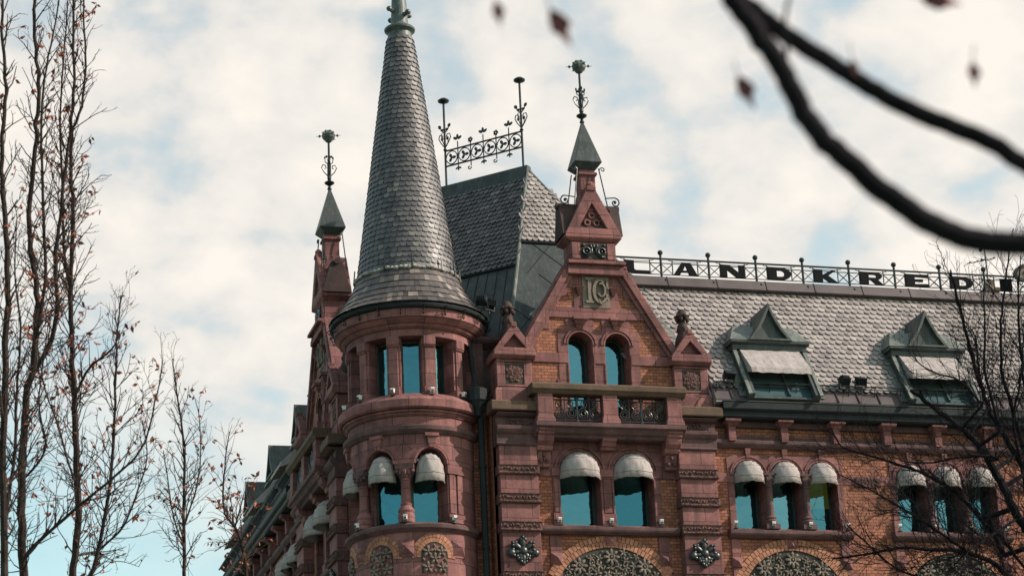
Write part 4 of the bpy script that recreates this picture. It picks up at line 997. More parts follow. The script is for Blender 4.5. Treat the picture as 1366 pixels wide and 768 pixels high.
def dormer(F, cu, up):
    o = MB(); lift = 0.26
    # sloping frame: two posts and rails lying proud of the slates
    def slab(u0, u1, b0, b1, o0, o1):
        vs = [up(u, b, q) for u in (u0, u1) for b in (b0, b1) for q in (o0, o1)]
        o.add(vs, [(0, 1, 3, 2), (4, 5, 7, 6), (0, 1, 5, 4), (2, 3, 7, 6), (0, 2, 6, 4), (1, 3, 7, 5)])
    slab(cu-1.02, cu-0.84, -0.02, 1.98, 0.0, lift); slab(cu+0.84, cu+1.02, -0.02, 1.98, 0.0, lift)
    slab(cu-0.839, cu+0.839, 1.72, 1.98, 0.0, lift-.01); slab(cu-0.839, cu+0.839, -0.02, 0.06, 0.0, 0.10)
    slab(cu-0.839, cu+0.839, 0.55, 0.60, 0.04, 0.10); slab(cu+0.18, cu+0.24, 0.121, 1.719, 0.04, 0.12)
    d = o.build('roof_dormer', M['sheet'], B, F, bevel=0.008)
    pl = MB(); pl.add([up(cu-0.838, 0.12, 0.05), up(cu+0.838, 0.12, 0.05), up(cu+0.838, 1.72, 0.05), up(cu-0.838, 1.72, 0.05)], [(0, 1, 2, 3)])
    pl.build('pane', M['room'], d, F)
    fl = MB()
    def slab2(mb, u0, u1, b0, b1, o0, o1):
        vs = [up(u, b, q) for u in (u0, u1) for b in (b0, b1) for q in (o0, o1)]
        mb.add(vs, [(0, 1, 3, 2), (4, 5, 7, 6), (0, 1, 5, 4), (2, 3, 7, 6), (0, 2, 6, 4), (1, 3, 7, 5)])
    for sg in (-1, 1): slab2(fl, cu+sg*1.0-0.05, cu+sg*1.0+0.05, -0.06, 1.9, lift-.02, lift+0.03)
    for sg in (-1, 1): slab2(fl, cu+sg*1.10-0.10, cu+sg*1.10+0.10, 0.1, 2.1, 0.03, 0.05)
    build_split(fl, 'dormer_flashing', M['copper'], d, F)
    # bonnet
    h = MB(); vf = -0.12; zb = 20.30
    h.box(cu-1.06, cu+1.06, -1.0, vf-0.05, zb-0.02, zb+0.12)
    h.prof([(-1.0, zb+0.12), (vf-0.05, zb+0.12), (vf+0.04, zb+0.16), (vf+0.04, zb+0.22), (-1.0, zb+0.22)], cu-1.13, cu+1.13)
    h.build('dormer_cornice', M['sheet'], d, F, bevel=0.008)
    r = MB()
    r.add([(cu-1.15, vf+0.05, zb+0.223), (cu+1.15, vf+0.05, zb+0.223), (cu+0.84, vf-0.50, zb+0.78), (cu-0.84, vf-0.50, zb+0.78), (cu-1.15, -1.6, zb+0.223), (cu+1.15, -1.6, zb+0.223), (cu+0.84, -1.6, zb+0.78), (cu-0.84, -1.6, zb+0.78)],
          [(0, 1, 2, 3), (0, 3, 7, 4), (1, 5, 6, 2), (3, 2, 6, 7), (0, 4, 5, 1)])
    # concave little gable
    zt = zb+1.28; prof_ = [(-0.62, zb+0.224), (-0.36, zb+0.56), (-0.18, zb+0.88), (0.0, zt), (0.18, zb+0.88), (0.36, zb+0.56), (0.62, zb+0.224)]
    r.build('dormer_roof', M['copper'], d, F, bevel=0.006); r = MB()
    r.plate([(cu+x, z) for x, z in prof_], -1.9, vf-0.10)
    rim = [(cu+x, z) for x, z in prof_]; inn = [(cu+x*0.78, zb+0.28+(z-zb-0.224)*0.78) for x, z in prof_]
    r.plate(rim, vf-0.10, vf+0.09, [inn])
    r.build('dormer_gablet', M['patina'], d, F, bevel=0.006)
    t = MB(); t.plate(inn, vf-0.098, vf-0.03); t.build('dormer_tympanum', M['sheet'], d, F)
    # awning: canvas dropping forward from under the cornice
    A = lambda u, b, q: up(u, b, q)
    n = 12; vs = []; fs = []
    rows = [(1.76, 0.28), (1.25, 0.40), (0.72, 0.53), (0.68, 0.55)]
    for j, (b, q) in enumerate(rows):
        for i in range(n+1):
            w_ = 0.008*math.sin(i*1.9+j+cu); x = cu-0.84+1.68*i/n
            p = A(x, b, q+w_)
            if j == 3: p = (p[0], p[1], p[2]-0.13+0.01*math.sin(i*2.4))
            vs.append(p)
    for j in range(3):
        for i in range(n): a = j*(n+1)+i; fs.append((a, a+1, a+n+2, a+n+1))
    mb = MB().add(vs, fs)
    for i in (0, n):
        k = len(mb.v); x = cu-0.84+1.68*i/n
        mb.add([vs[i], vs[n+1+i], vs[2*(n+1)+i], vs[3*(n+1)+i], A(x, 0.85, 0.24), A(x, 1.72, 0.24)], [(0, 1, 2, 3, 4, 5)])
    aw = mb.build('awning', M['canvas'], d, F); sm = aw.modifiers.new('cloth', 'SOLIDIFY'); sm.thickness = 0.012

facade(FR, True)
WEND = 21.2                      # the left wing is the shorter one
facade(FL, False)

# ------------------------------------------------------------------ the corner turret
def ringprof(name, pr, mat, par, a0=-128, a1=128, n=72, bevel=0.0):
    return MB().prof(pr, ang(a0), ang(a1), n).build(name, mat, par, FT, bevel=bevel)
T = MB().prof([(1.25, -0.19), (1.655, -0.19), (1.655, 15.04), (1.25, 15.04)], ang(-128), ang(128), 72).build('turret_wall', M['ashlar'], B, FT)
def flatF(deg, r):
    a = DIAG+rad(deg); c, s = math.cos(a), math.sin(a)
    return lambda p: (Xt+(r+p[1])*s+p[0]*c, Yt-(r+p[1])*c+p[0]*s, p[2])
MB().lathe([(0.75, 15.0), (0.75, 20.3)], (0, 0), 16).build('room_lining', M['room'], T, AT(Xt, Yt))
# sill ring
ringprof('turret_sill', [(0.8, 15.04), (1.67, 15.04), (1.73, 15.09), (1.79, 15.13), (1.80, 15.21), (1.72, 15.27), (0.8, 15.30)], M['trim'], T)
# arcade storey
def archwall(mb, deg, hw, spring, ztop, r0, r1, half, n=30):
    cu = ang(deg); u0, u1 = cu-ang(half), cu+ang(half); vs = []; fs = []
    us = sorted(set([u0+(u1-u0)*i/n for i in range(n+1)] + [cu-hw, cu+hw]))
    for u in us:
        d = abs(u-cu); zb = spring + (math.sqrt(max(0, hw*hw-d*d)) if d < hw else 0.0)
        vs += [(u, r0, zb), (u, r1, zb), (u, r1, ztop), (u, r0, ztop)]
    for i in range(len(us)-1):
        for j in range(4): a = i*4+j; b = i*4+(j+1) % 4; fs.append((a, b, b+4, a+4))
    fs += [(0, 1, 2, 3), tuple(len(vs)-4+j for j in range(4))]
    mb.add(vs, fs)
aw_ = MB(); HW, SP = 0.40, 16.80
for d in (-48, 0, 48): archwall(aw_, d, HW, SP, 17.57, 1.05, 1.655, 24)
aw_.prof([(1.05, 15.30), (1.64, 15.30), (1.64, 16.80), (1.655, 16.81), (1.655, 17.57), (1.05, 17.57)], ang(63), ang(128), 16)
aw_.prof([(1.05, 15.30), (1.64, 15.30), (1.64, 16.80), (1.655, 16.81), (1.655, 17.57), (1.05, 17.57)], ang(-128), ang(-63), 16)
for sg in (-1, 1):
    aw_.prof([(1.2, 16.56), (1.70, 16.56), (1.70, 16.78), (1.2, 16.80)], sg*ang(62.5), sg*ang(82), 6); aw_.prof([(1.2, 15.302), (1.70, 15.302), (1.70, 15.52), (1.2, 15.55)], sg*ang(62.6), sg*ang(80), 6)
    aw_.prof([(1.2, 15.551), (1.675, 15.551), (1.675, 16.56), (1.2, 16.56)], sg*ang(64.5), sg*ang(70), 3); aw_.prof([(1.2, 15.551), (1.675, 15.551), (1.675, 16.56), (1.2, 16.56)], sg*ang(73), sg*ang(79), 3)
    aw_.box(sg*ang(24)-0.12, sg*ang(24)+0.12, 1.05, 1.40, 15.30, 16.80, 3)
arc_o = aw_.build('turret_arcade', M['stone'], T, FT)
mo = MB()
for d in (-48, 0, 48):
    mo.arc(ang(d), SP, HW+0.005, HW+0.06, 0, math.pi, 1.60, 1.685, 20); mo.arc(ang(d), SP, HW+0.07, HW+0.10, 0, math.pi, 1.60, 1.675, 20)
    mo.frustum((ang(d)-0.07, ang(d)+0.07, 1.60, 1.72), 17.21, (ang(d)-0.12, ang(d)+0.12, 1.60, 1.76), 17.48); mo.box(ang(d)-0.17, ang(d)+0.17, 1.60, 1.79, 17.482, 17.57, 3)
mo.build('arch_moulding', M['stone'], T, FT, bevel=0.006)
jn = MB()
for d in (-48, -24, 0, 24, 48):
    if d % 48: 
        c = ang(d)
        for pts in ([(c, 17.56), (c, 17.36), (c-0.20, 17.16)], [(c, 17.36), (c+0.20, 17.16)]): jn.tube([(u, 1.655, z) for u, z in pts], 0.008, 4)
jn.build('wall_joint', M['gutter'], T, FT)
for d in (-24, 24):
    c = MB(); rr = 1.53
    q = (Xt+rr*math.sin(DIAG+rad(d)), Yt-rr*math.cos(DIAG+rad(d)))
    c.lathe([(0.21, 15.30), (0.21, 15.50), (0.19, 15.54), (0.215, 15.60), (0.17, 15.68), (0.14, 15.72), (0.135, 15.74), (0.15, 15.78), (0.125, 15.80), (0.118, 16.36), (0.14, 16.39), (0.12, 16.43), (0.16, 16.58), (0.20, 16.66)], q, 18)
    o = c.build('turret_column', M['stone'], T, AT(0, 0))
    k = MB(); F_ = flatF(d, rr); k.box(-0.24, 0.24, -0.24, 0.18, 16.66, 16.80)
    for i in range(9):
        a = i*2*math.pi/9; k.blob(0.17*math.sin(a), 0.17*math.cos(a), 16.58, 0.055, 0.055, 0.08); k.blob(0.13*math.sin(a+.3), 0.13*math.cos(a+.3), 16.48, 0.045, 0.045, 0.05)
    for sg in (-1, 1): k.blob(sg*0.20, 0.12, 16.61, 0.06, 0.06, 0.06, 0, 8, 5)
    k.build('column_capital', M['trim'], o, F_)
for d in (-48, 0, 48):
    w = window(flatF(d, 1.30), 0, 0.42, 15.31, SP, B, v=-0.14, blind=0, curtain=0.22 if d == 0 else 0)
    bpy.data.objects.remove([c for c in w.children if c.name.startswith('room_lining')][0])
    awning(flatF(d, 1.55), 0, 0.37, 16.34, 16.52, 17.10, 0.40, w, v0=-0.12)
# middle mouldings and upper storey
ringprof('turret_string', [(0.8, 17.57), (1.70, 17.57), (1.74, 17.61), (1.79, 17.66), (1.80, 17.75), (1.70, 17.80), (0.8, 17.80)], M['trim'], T)
ringprof('turret_frieze', [(0.8, 17.80), (1.665, 17.80), (1.665, 18.02), (1.70, 18.04), (1.73, 18.10), (1.79, 18.13), (1.80, 18.17), (0.8, 18.19)], M['ashlar'], T)
ringprof('turret_ledge', [(0.8, 18.19), (1.86, 18.19), (1.91, 18.23), (1.92, 18.42), (1.88, 18.47), (1.62, 18.64), (0.8, 18.66)], M['slab' if False else 'ashlar'], T)
pw = MB()
for k in range(-4, 4):
    d = 16.5+33*k; c = ang(d)
    if abs(d) > 125: continue
    pw.prof([(1.05, 18.6), (1.60, 18.6), (1.60, 20.16), (1.05, 20.16)], c-ang(6.6), c+ang(6.6), 4)
    pw.prof([(1.5, 18.6), (1.68, 18.6), (1.68, 18.80), (1.62, 18.83), (1.5, 18.83)], c-ang(5.6), c+ang(5.6), 4)
    pw.prof([(1.5, 18.83), (1.64, 18.83), (1.64, 19.88), (1.5, 19.88)], c-ang(4.3), c+ang(4.3), 4)
    pw.prof([(1.5, 19.88), (1.67, 19.88), (1.70, 19.94), (1.70, 20.16), (1.5, 20.16)], c-ang(5.4), c+ang(5.4), 4)
pw.prof([(1.05, 18.6), (1.62, 18.6), (1.62, 20.16), (1.05, 20.16)], ang(108), ang(128), 6)
pw.build('turret_pillars', M['stone'], T, FT, bevel=0.006)
for k in range(-3, 4):
    w = window(flatF(33*k, 1.30), 0, 0.27, 18.66, 20.15, B, v=-0.06, arch=False, blind=0, curtain=(0.0, -0.25, 0.55)[k % 3])
    bpy.data.objects.remove([c for c in w.children if c.name.startswith('room_lining')][0])
ringprof('turret_cornice', [(0.8, 20.155), (1.655, 20.155), (1.655, 20.34), (1.70, 20.36), (1.76, 20.40), (1.78, 20.45), (1.84, 20.47), (1.92, 20.54), (1.98, 20.60), (1.985, 20.80), (0.8, 20.80)], M['ashlar'], T, -180, 180, 96)
gt = MB(); gt.lathe([(1.7, 20.80), (2.02, 20.80), (2.08, 20.83), (2.10, 20.89), (2.07, 20.93), (2.02, 20.92), (1.7, 20.95)], (0, 0), 72)
gt = gt.build('turret_gutter', M['gutter'], B, AT(Xt, Yt))
for i in range(22):
    a = i*2*math.pi/22+0.1; c, s = math.cos(a), math.sin(a)
    pts = [(2.08, 20.86), (2.16, 20.83), (2.09, 20.76), (2.02, 20.74), (2.01, 20.66), (2.05, 20.62), (2.08, 20.66), (2.05, 20.69)]
    MB().tube([(r*c, r*s, z) for r, z in pts], 0.017, 5).build('gutter_hook', M['iron'], gt, AT(Xt, Yt))
# spire
RB, ZB, RT_, ZT = 1.33, 22.12, 0.33, 29.30
sp = MB(); sp.lathe([(2.04, 20.95), (1.92, 21.08), (1.72, 21.36), (1.50, 21.74), (RB, ZB), (RT_, ZT)], (0, 0), 64)
spire = sp.build('turret_spire', M['slate_spire_shaded'], B, AT(Xt, Yt))
def coneslates(mb, prof_, h0, w, round_):
    """rows of slates round a cone given by (r,z) points"""
    Ls = [0.0]
    for i in range(len(prof_)-1): Ls.append(Ls[-1]+math.hypot(prof_[i+1][0]-prof_[i][0], prof_[i+1][1]-prof_[i][1]))
    def at(l):
        l = max(0, min(l, Ls[-1]-1e-6))
        for i in range(len(Ls)-1):
            if l <= Ls[i+1]:
                t = (l-Ls[i])/(Ls[i+1]-Ls[i]); a, b = prof_[i], prof_[i+1]
                dr, dz = b[0]-a[0], b[1]-a[1]; q = math.hypot(dr, dz)
                return a[0]+dr*t, a[1]+dz*t, dz/q, -dr/q
    l = 0.0; row = 0
    while l < Ls[-1]-0.02:
        h = h0; r = at(l)[0]; n = max(12, int(2*math.pi*r/w)); st = 2*math.pi/n
        ph = random.random()
        for i in range(n):
            a0 = (i+(0.5 if row % 2 else 0)+random.uniform(-.04, .04))*st; tl = h*1.2; jl = random.uniform(0, 0.016); g = 0.015
            if round_: ol = [(g, tl), (g, h*0.30), (0.16, h*0.10), (0.5, 0.0), (0.84, h*0.10), (1-g, h*0.30), (1-g, tl)]
            else: ol = [(g, tl), (g, random.uniform(0, h*.04)), (1-g, random.uniform(0, h*.04)), (1-g, tl)]
            top = []; bot = []
            for x, y in ol:
                rr, zz, nr, nz = at(l+y); k = (0.020+jl*0.7)*(1-y/tl); a = a0+x*st
                for lst, e in ((top, k+0.012), (bot, k-0.004)):
                    q = rr+nr*e; lst.append((q*math.cos(a), q*math.sin(a), zz+nz*e))
            m_ = len(ol); mb.add(top+bot, [tuple(range(m_))]+[(j, (j+1) % m_, (j+1) % m_+m_, j+m_) for j in range(m_-1)], random.random())
        l += h; row += 1
c1_ = MB(); coneslates(c1_, [(RB, ZB+0.02), (RT_+0.02, ZT-0.05)], 0.15, 0.16, True); c1_.build('spire_slates', M['slate_spire_shaded'], spire, AT(Xt, Yt))
c2_ = MB(); coneslates(c2_, [(2.09, 20.95), (1.94, 21.10), (1.72, 21.37), (1.50, 21.74), (RB+0.01, ZB)], 0.235, 0.135, False); c2_.build('skirt_slates', M['slate_brown'], spire, AT(Xt, Yt))
mr_ = MB()
for i in range(72):
    a = i*2*math.pi/72; rr = RB+0.03; mr_.blob(rr*math.cos(a), rr*math.sin(a), ZB+0.03+random.uniform(-.025, .025), 0.085, 0.085, random.uniform(0.035, 0.065), 0, 6, 4, random.random())
mr_.build('lead_collar', M['lead'], spire, AT(Xt, Yt))
hk = MB()
for a in (-75, -55, -110, -140, -20, 20, 160):
    a = rad(a+12); c, s = math.cos(a), math.sin(a)
    hk.tube([((RB-.02)*c, (RB-.02)*s, ZB-0.10), ((RB+.10)*c, (RB+.10)*s, ZB-0.02), ((RB+.06)*c, (RB+.06)*s, ZB+0.36)], 0.018, 5)
hk.build('spire_hook', M['iron'], spire, AT(Xt, Yt))
tp = MB(); tp.lathe([(0.40, 28.86), (0.375, 29.02), (0.335, 29.30), (0.325, 29.40), (0.38, 29.45), (0.42, 29.48), (0.43, 29.53), (0.39, 29.57), (0.27, 29.60), (0.24, 29.68), (0.215, 30.2), (0.19, 30.6), (0.26, 30.66), (0.22, 30.74), (0.10, 30.9), (0.05, 31.6), (0.0, 31.62)], (0, 0), 24)
tp = tp.build('spire_cap', M['verdigris'], spire, AT(Xt, Yt), smooth=False)
for i in range(4):
    ck = MB(); a = i*math.pi/2+0.5; c, s = math.cos(a), math.sin(a); z = 30.02-0.12*(i % 2)
    ck.tube([(0.19*c, 0.19*s, z+0.05), (0.27*c, 0.27*s, z+0.02), (0.32*c, 0.32*s, z+0.05)], 0.06, 6)
    ck.blob(0.36*c, 0.36*s, z+0.05, 0.085, 0.085, 0.075, 0, 8, 5)
    ck.build('spire_crocket', M['verdigris'], spire, AT(Xt, Yt))
# ornament panels below the sill
for d in (-48, 0, 48):
    cu = ang(d); g = MB(); g.plate(archpoly(cu, 0.33, 13.98, 14.44, 12), 1.6, 1.662)
    pan = g.build('carved_panel', M['relief_ground'], B, FT)
    lf = MB()
    for x, z in ((0, 14.36), (-0.18, 14.14), (0.18, 14.14), (-0.17, 14.54), (0.17, 14.54)): rosette(lf, cu+x, z, 1.685, 0.15)
    for x, z in ((0, 14.69), (0, 14.06), (0.0, 14.58), (-0.28, 14.34), (0.28, 14.34)): lf.blob(cu+x, 1.68, z, 0.03, 0.035, 0.05, 0.4)
    lf.build('leaf_relief', M['relief'], pan, FT)
    vo = MB()
    for row in range(2):
        r0 = 0.345+row*0.115
        for i in range(17): 
            a0, a1 = -0.12, math.pi+0.12; b0 = a0+(a1-a0)*i/17; vo.arc(cu, 14.44, r0, r0+0.105, b0, b0+(a1-a0)*0.9/17, 1.62, 1.672, 1, random.uniform(0.2, 1))
    vo.build('brick_arch', M['brick_plain'], T, FT)
dm = MB()
for d in (-72, -24, 24, 72): 
    dm.box(ang(d)-0.20, ang(d)+0.20, 1.6, 1.675, 14.42, 14.86, 3); stone_pyramid(dm, ang(d), 14.64, 0.185, 1.676, 0.14)
dm.prof([(1.5, 13.78), (1.70, 13.78), (1.73, 13.84), (1.73, 13.92), (1.5, 13.96)], ang(-125), ang(125), 60)
build_split(dm, 'stone_dressings', M['stone'], T, FT)

# ------------------------------------------------------------------ pavilion roof behind the turret
cen = Vector((Xt+3.1, Yt+3.1, 26.5)); tdir = Vector((1, -1, 0)).normalized()
A = cen+tdir*1.40; Bq = cen-tdir*1.40
def mir(p): return Vector((Xt+p[1]-Yt, Yt+p[0]-Xt, p[2]))
F1 = Vector((2.95, 1.0, 20.4)); G1 = Vector((8.5, 1.0, 20.4)); F2 = mir(F1); G2 = mir(G1); K = Vector((9.6, 10.66, 20.4))
pv = MB(); pv.add([tuple(p) for p in (A, Bq, F1, F2, G1, G2, K)], [(2, 0, 1, 3), (2, 4, 0), (0, 4, 6), (0, 6, 1), (1, 6, 5), (1, 5, 3), (2, 3, 5, 6, 4)])
P0 = pv.build('pavilion_roof', M['sheet'], B, AT(0, 0))
def face_slates(name, P, Q, R, S_, zmin, mat, w, h):
    """slates on the face whose foot line runs P to Q; R over Q, S_ over P"""
    ax = (Q-P).normalized(); n = ax.cross(S_-P)
    n = (ax.cross(S_-P) if (S_-P).length > 0 else ax.cross(R-P)).normalized()
    cc = Vector((5.5, 6, 22))
    if n.dot(P-cc) < 0: n = -n
    ay = n.cross(ax).normalized()
    if ay.z < 0: ay = -ay
    poly = [((p-P).dot(ax), (p-P).dot(ay)) for p in (P, Q, R, S_)]
    b0 = (zmin-P.z)/ay.z
    def ins(a, b):
        if b < b0: return False
        sg = 0
        for i in range(4):
            x0, y0 = poly[i]; x1, y1 = poly[(i+1) % 4]
            if abs(x1-x0)+abs(y1-y0) < 1e-6: continue
            c = (x1-x0)*(b-y0)-(y1-y0)*(a-x0)
            if c < -0.02: return False
        return True
    Lmax = max(y for x, y in poly); W = max(x for x, y in poly); off = min(x for x, y in poly)
    mb = MB(); slates(mb, P+ax*min(0, off), ax, ay, n, w, h, Lmax-h*0.5, W-min(0, off), lambda a, b: ins(a+min(0, off), b))
    mb.build(name, mat, P0, AT(0, 0))
    ln = MB(); 
    return n, ax, ay, poly, b0
nf, axf, ayf, plf, b0f = face_slates('pavilion_slates', F2, F1, A, Bq, 23.08, M['slate_spire_shaded'], 0.165, 0.165)  # corner face: shade painted in by a darker copy of the slate
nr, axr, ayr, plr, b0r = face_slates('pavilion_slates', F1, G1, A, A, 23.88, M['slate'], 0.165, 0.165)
face_slates('pavilion_slates', G2, F2, Bq, Bq, 23.88, M['slate_spire_shaded'], 0.165, 0.165)  # left face gets the same painted shade
hr = MB()
for p, q in ((A, F1), (Bq, F2)): hr.tube([p, q], 0.055, 8)
for p, q in ((A, G1), (Bq, G2)): hr.tube([p, q], 0.05, 8)
hr.build('hip_roll', M['copper'], P0, AT(0, 0))
dr = MB()      # drip at the foot of the slating, seams of the sheet below
def on(P, Q, t): return P+(Q-P)*t
def zt(P, Q, z): return on(P, Q, (z-P.z)/(Q.z-P.z))
dr.tube([zt(F1, A, 23.06)+nf*0.03, zt(F2, Bq, 23.06)+nf*0.03], 0.035, 6)
dr.tube([zt(F1, A, 23.86)+nr*0.03, zt(G1, A, 23.86)+nr*0.03], 0.035, 6); dr.tube([zt(F2, Bq, 23.86), zt(G2, Bq, 23.86)], 0.035, 6)
for i in range(1, 12):
    t = i/12; p = on(F1, F2, t); q = on(zt(F1, A, 23.06), zt(F2, Bq, 23.06), t); dr.tube([p+nf*0.005, q+nf*0.005], 0.011, 4)
def inr(p):
    x, y = (p-F1).dot(axr), (p-F1).dot(ayr); W_ = plr[1][0]; ax_, ay_ = plr[2]
    return x > y*ax_/ay_ and x < W_-(W_-ax_)*y/ay_
for i in range(-2, 6):
    a = F1+axr*(i*1.05)
    pa = [a+axr*(b*0.75)+ayr*b+nr*0.004 for b in (0.0, 1.3, 2.6, (23.86-20.4)/ayr.z)]
    pts = [p for p in pa if inr(p)]
    if len(pts) > 1: dr.tube(pts, 0.010, 4)
    pb = [F1+axr*(i*1.05+1.6-b*0.95)+ayr*b+nr*0.004 for b in (0.0, 1.3, 2.6, (23.86-20.4)/ayr.z)]
    pts = [p for p in pb if inr(p)]
    if len(pts) > 1: dr.tube(pts, 0.010, 4)
dr.build('sheet_seam', M['gutter'], P0, AT(0, 0))
rg = MB(); rd = (A-Bq).normalized(); nn = Vector((-1, -1, 0)).normalized()
def ridgebox(mb, z0, z1, d, e):
    vs = []
    for p in (Bq-rd*e, A+rd*e):
        for k in (-1, 1):
            for z in (z0, z1): vs.append(tuple(p+nn*d*k*(1.0 if z == z0 else 0.5)+Vector((0, 0, z))))
    mb.add(vs, [(0, 1, 3, 2), (4, 5, 7, 6), (0, 1, 5, 4), (2, 3, 7, 6), (0, 2, 6, 4), (1, 3, 7, 5)])
ridgebox(rg, -0.34, 0.10, 0.20, 0.06)
rg.build('pavilion_ridge', M['sheet'], P0, AT(0, 0), bevel=0.01)
# cresting, built along x in local space
cr = MB(); X0, X1 = -1.28, 1.28
for z in (0.72, 1.20): cr.tube([(X0, 0, z), (X1, 0, z)], 0.026, 6)
for i in range(6):
    c = X0+(i+0.5)*(X1-X0)/6
    cr.tube([(c+0.185*math.cos(t*math.pi/8), 0, 0.96+0.20*math.sin(t*math.pi/8)) for t in range(17)], 0.018, 5)
    for k in range(3):
        a = math.pi/2+k*2*math.pi/3+0.5; cr.blob(c+0.075*math.cos(a), 0, 0.96+0.075*math.sin(a), 0.05, 0.02, 0.075, a-math.pi/2)
    cr.tube([(c, 0, 0.96), (c-0.08, 0, 0.84)], 0.015, 4)
for i in range(1, 6):
    c = X0+i*(X1-X0)/6
    if i % 2:
        cr.tube([(c, 0, 0.60), (c, 0, 1.42)], 0.018, 5)
        for a in (-1.0, 0, 1.0): cr.blob(c+0.09*math.sin(a), 0, 1.47+0.09*math.cos(a)*1.1, 0.045, 0.025, 0.08, -a)
        for a in (-1.0, 0, 1.0): cr.blob(c+0.06*math.sin(a), 0, 0.62-0.06*math.cos(a), 0.03, 0.02, 0.06, a)
    else:
        cr.tube([(c, 0, 0.56), (c, 0, 1.32)], 0.018, 5)
        for a in range(5): cr.blob(c+0.05*math.cos(a*1.257), 0, 1.37+0.05*math.sin(a*1.257), 0.04, 0.025, 0.04)
        cr.tube(spiral(c-0.06, 0.52, 0, 0.07, 0.9, 0, -1), 0.017, 5)
FCR = AT(cen.x, cen.y, 26.5, math.atan2(tdir.y, tdir.x))
crest = cr.build('roof_cresting', M['iron'], B, FCR)
for x in (X0, X1):
    p = MB(); p.tube([(x, 0, 0.0), (x, 0, 2.75)], 0.032, 8); p.lathe([(0.03, 2.70), (0.16, 2.76), (0.175, 2.80), (0.10, 2.86), (0.0, 2.88)], (x, 0), 12)
    for sg in (-1, 1):
        p.tube([(x, 0, 1.30), (x+sg*0.13, 0, 1.48), (x+sg*0.20, 0, 1.62), (x+sg*0.17, 0, 1.73), (x+sg*0.09, 0, 1.73), (x+sg*0.06, 0, 1.66), (x+sg*0.10, 0, 1.62)], 0.017, 5)
        p.blob(x+sg*0.09, 0, 1.60, 0.05, 0.03, 0.06); p.tube([(x+sg*0.02, 0, 1.78), (x+sg*0.12, 0, 1.88), (x+sg*0.14, 0, 1.96)], 0.016, 5)
        p.blob(x+sg*0.16, 0, 1.99, 0.055, 0.03, 0.07, -sg*0.6); p.blob(x+sg*0.08, 0, 1.88, 0.05, 0.03, 0.05)
        p.tube([(x, sg*0.0, 1.32), (x, sg*0.16, 1.52), (x, sg*0.20, 1.66), (x, sg*0.10, 1.74)], 0.015, 5)
    p.lathe([(0.03, 1.20), (0.06, 1.24), (0.03, 1.30)], (x, 0), 8)
    p.build('crest_post', M['iron'], crest, FCR)

# downpipes in the dark recess beside the turret
for F in (FR, FL):
    rb = MB(); rb.box(0.75, 1.80, -0.9, -0.55, -0.19, 18.19); rb.build('recess_wall', M['brick'], B, F)
    rs = MB(); rs.box(1.761, 1.9, -0.549, 0.0, 12.0, 18.19); rs.box(0.75, 1.80, -1.3, -0.75, 18.20, 20.35); rs.prof([(-1.3, 20.35), (-.72, 20.35), (-.66, 20.42), (-.66, 20.50), (-1.3, 20.52)], 0.75, 2.4); rs.build('recess_parapet', M['trim'], B, F)
    d = MB(); d.tube([(1.52, -0.12, 18.5), (1.52, -0.14, 18.3), (1.52, -0.2, 18.0), (1.52, -0.2, 0.2)], 0.085, 10)
    z = 16.9
    while z > 1: d.tube([(1.52, -0.2, z), (1.52, -0.2, z-0.08)], 0.11, 10); z -= 2.1
    o = d.build('downpipe', M['gutter'], B, F)
    h = MB(); h.lathe([(0.09, 18.15), (0.11, 18.30), (0.22, 18.50), (0.26, 18.54), (0.27, 18.84), (0.23, 18.86)], (1.42, -0.05), 12); h.tube([(1.42, -0.05, 18.8), (1.42, -0.5, 19.6), (1.40, -0.6, 20.4)], 0.06, 8)
    h.build('rainwater_head', M['gutter'], o, F)

# chimney on the right wing
ch = MB(); ch.box(18.35, 18.75, -4.5, -4.1, 22.4, 23.75); ch.box(18.30, 18.80, -4.55, -4.05, 23.75, 23.84); ch.lathe([(0.13, 23.84), (0.12, 24.1), (0.07, 24.16), (0, 24.18)], (18.55, -4.3), 12)
ch.build('chimney', M['slab'], B, FR)

# ------------------------------------------------------------------ roof sign with lettering
RSV = -2.05
sg = empty('roof_sign', (Xt+7.34, 2.05, 22.98), 'long iron roof railing holding the large capital letters LANDKREDIT along the slate ridge', 'sign')
NB = 9
rl = MB(); Lr = 6.05
for z in (23.44, 23.31, 22.98): rl.tube([(Lr, RSV, z), (19.6, RSV, z)], 0.030 if z > 23.4 else 0.015, 6)
def letter_rail(i):
    c = 6.675+1.40*i
    for q in (-0.37, 0.37): rl.tube([(c+q, RSV, 22.99), (c+q, RSV, 23.40)], 0.018, 5)
    for q in (-1, 1):
        a, b = (c+q*0.37, c+q*0.70); rl.tube([(a, RSV, 23.0), (b, RSV, 23.30)], 0.015, 5); rl.tube([(a, RSV, 23.30), (b, RSV, 23.0)], 0.015, 5)
        rl.tube([(c+q*0.48, RSV, 23.40), (c+q*0.30, RSV, 23.36), (c, RSV, 23.355)], 0.010, 4)
for i in range(9): letter_rail(i)
rl.build('sign_rail', M['iron'], sg, FR)
for i in range(9):
    u = 7.37+1.405*i; p = MB(); p.tube([(u, RSV, 22.7), (u, RSV, 23.58)], 0.034, 8); p.blob(u, RSV, 23.62, 0.078, 0.078, 0.075, 0, 10, 6); p.tube([(u, RSV+.02, 22.86), (u+.02, RSV+0.18, 22.80), (u+.04, RSV+0.24, 22.72)], 0.022, 5)
    p.build('sign_post', M['iron'], sg, FR)
def arcp(cx, cz, rx, rz, a0, a1, n=10): return [(cx+rx*math.cos(rad(a0+(a1-a0)*i/n)), cz+rz*math.sin(rad(a0+(a1-a0)*i/n))) for i in range(n+1)]
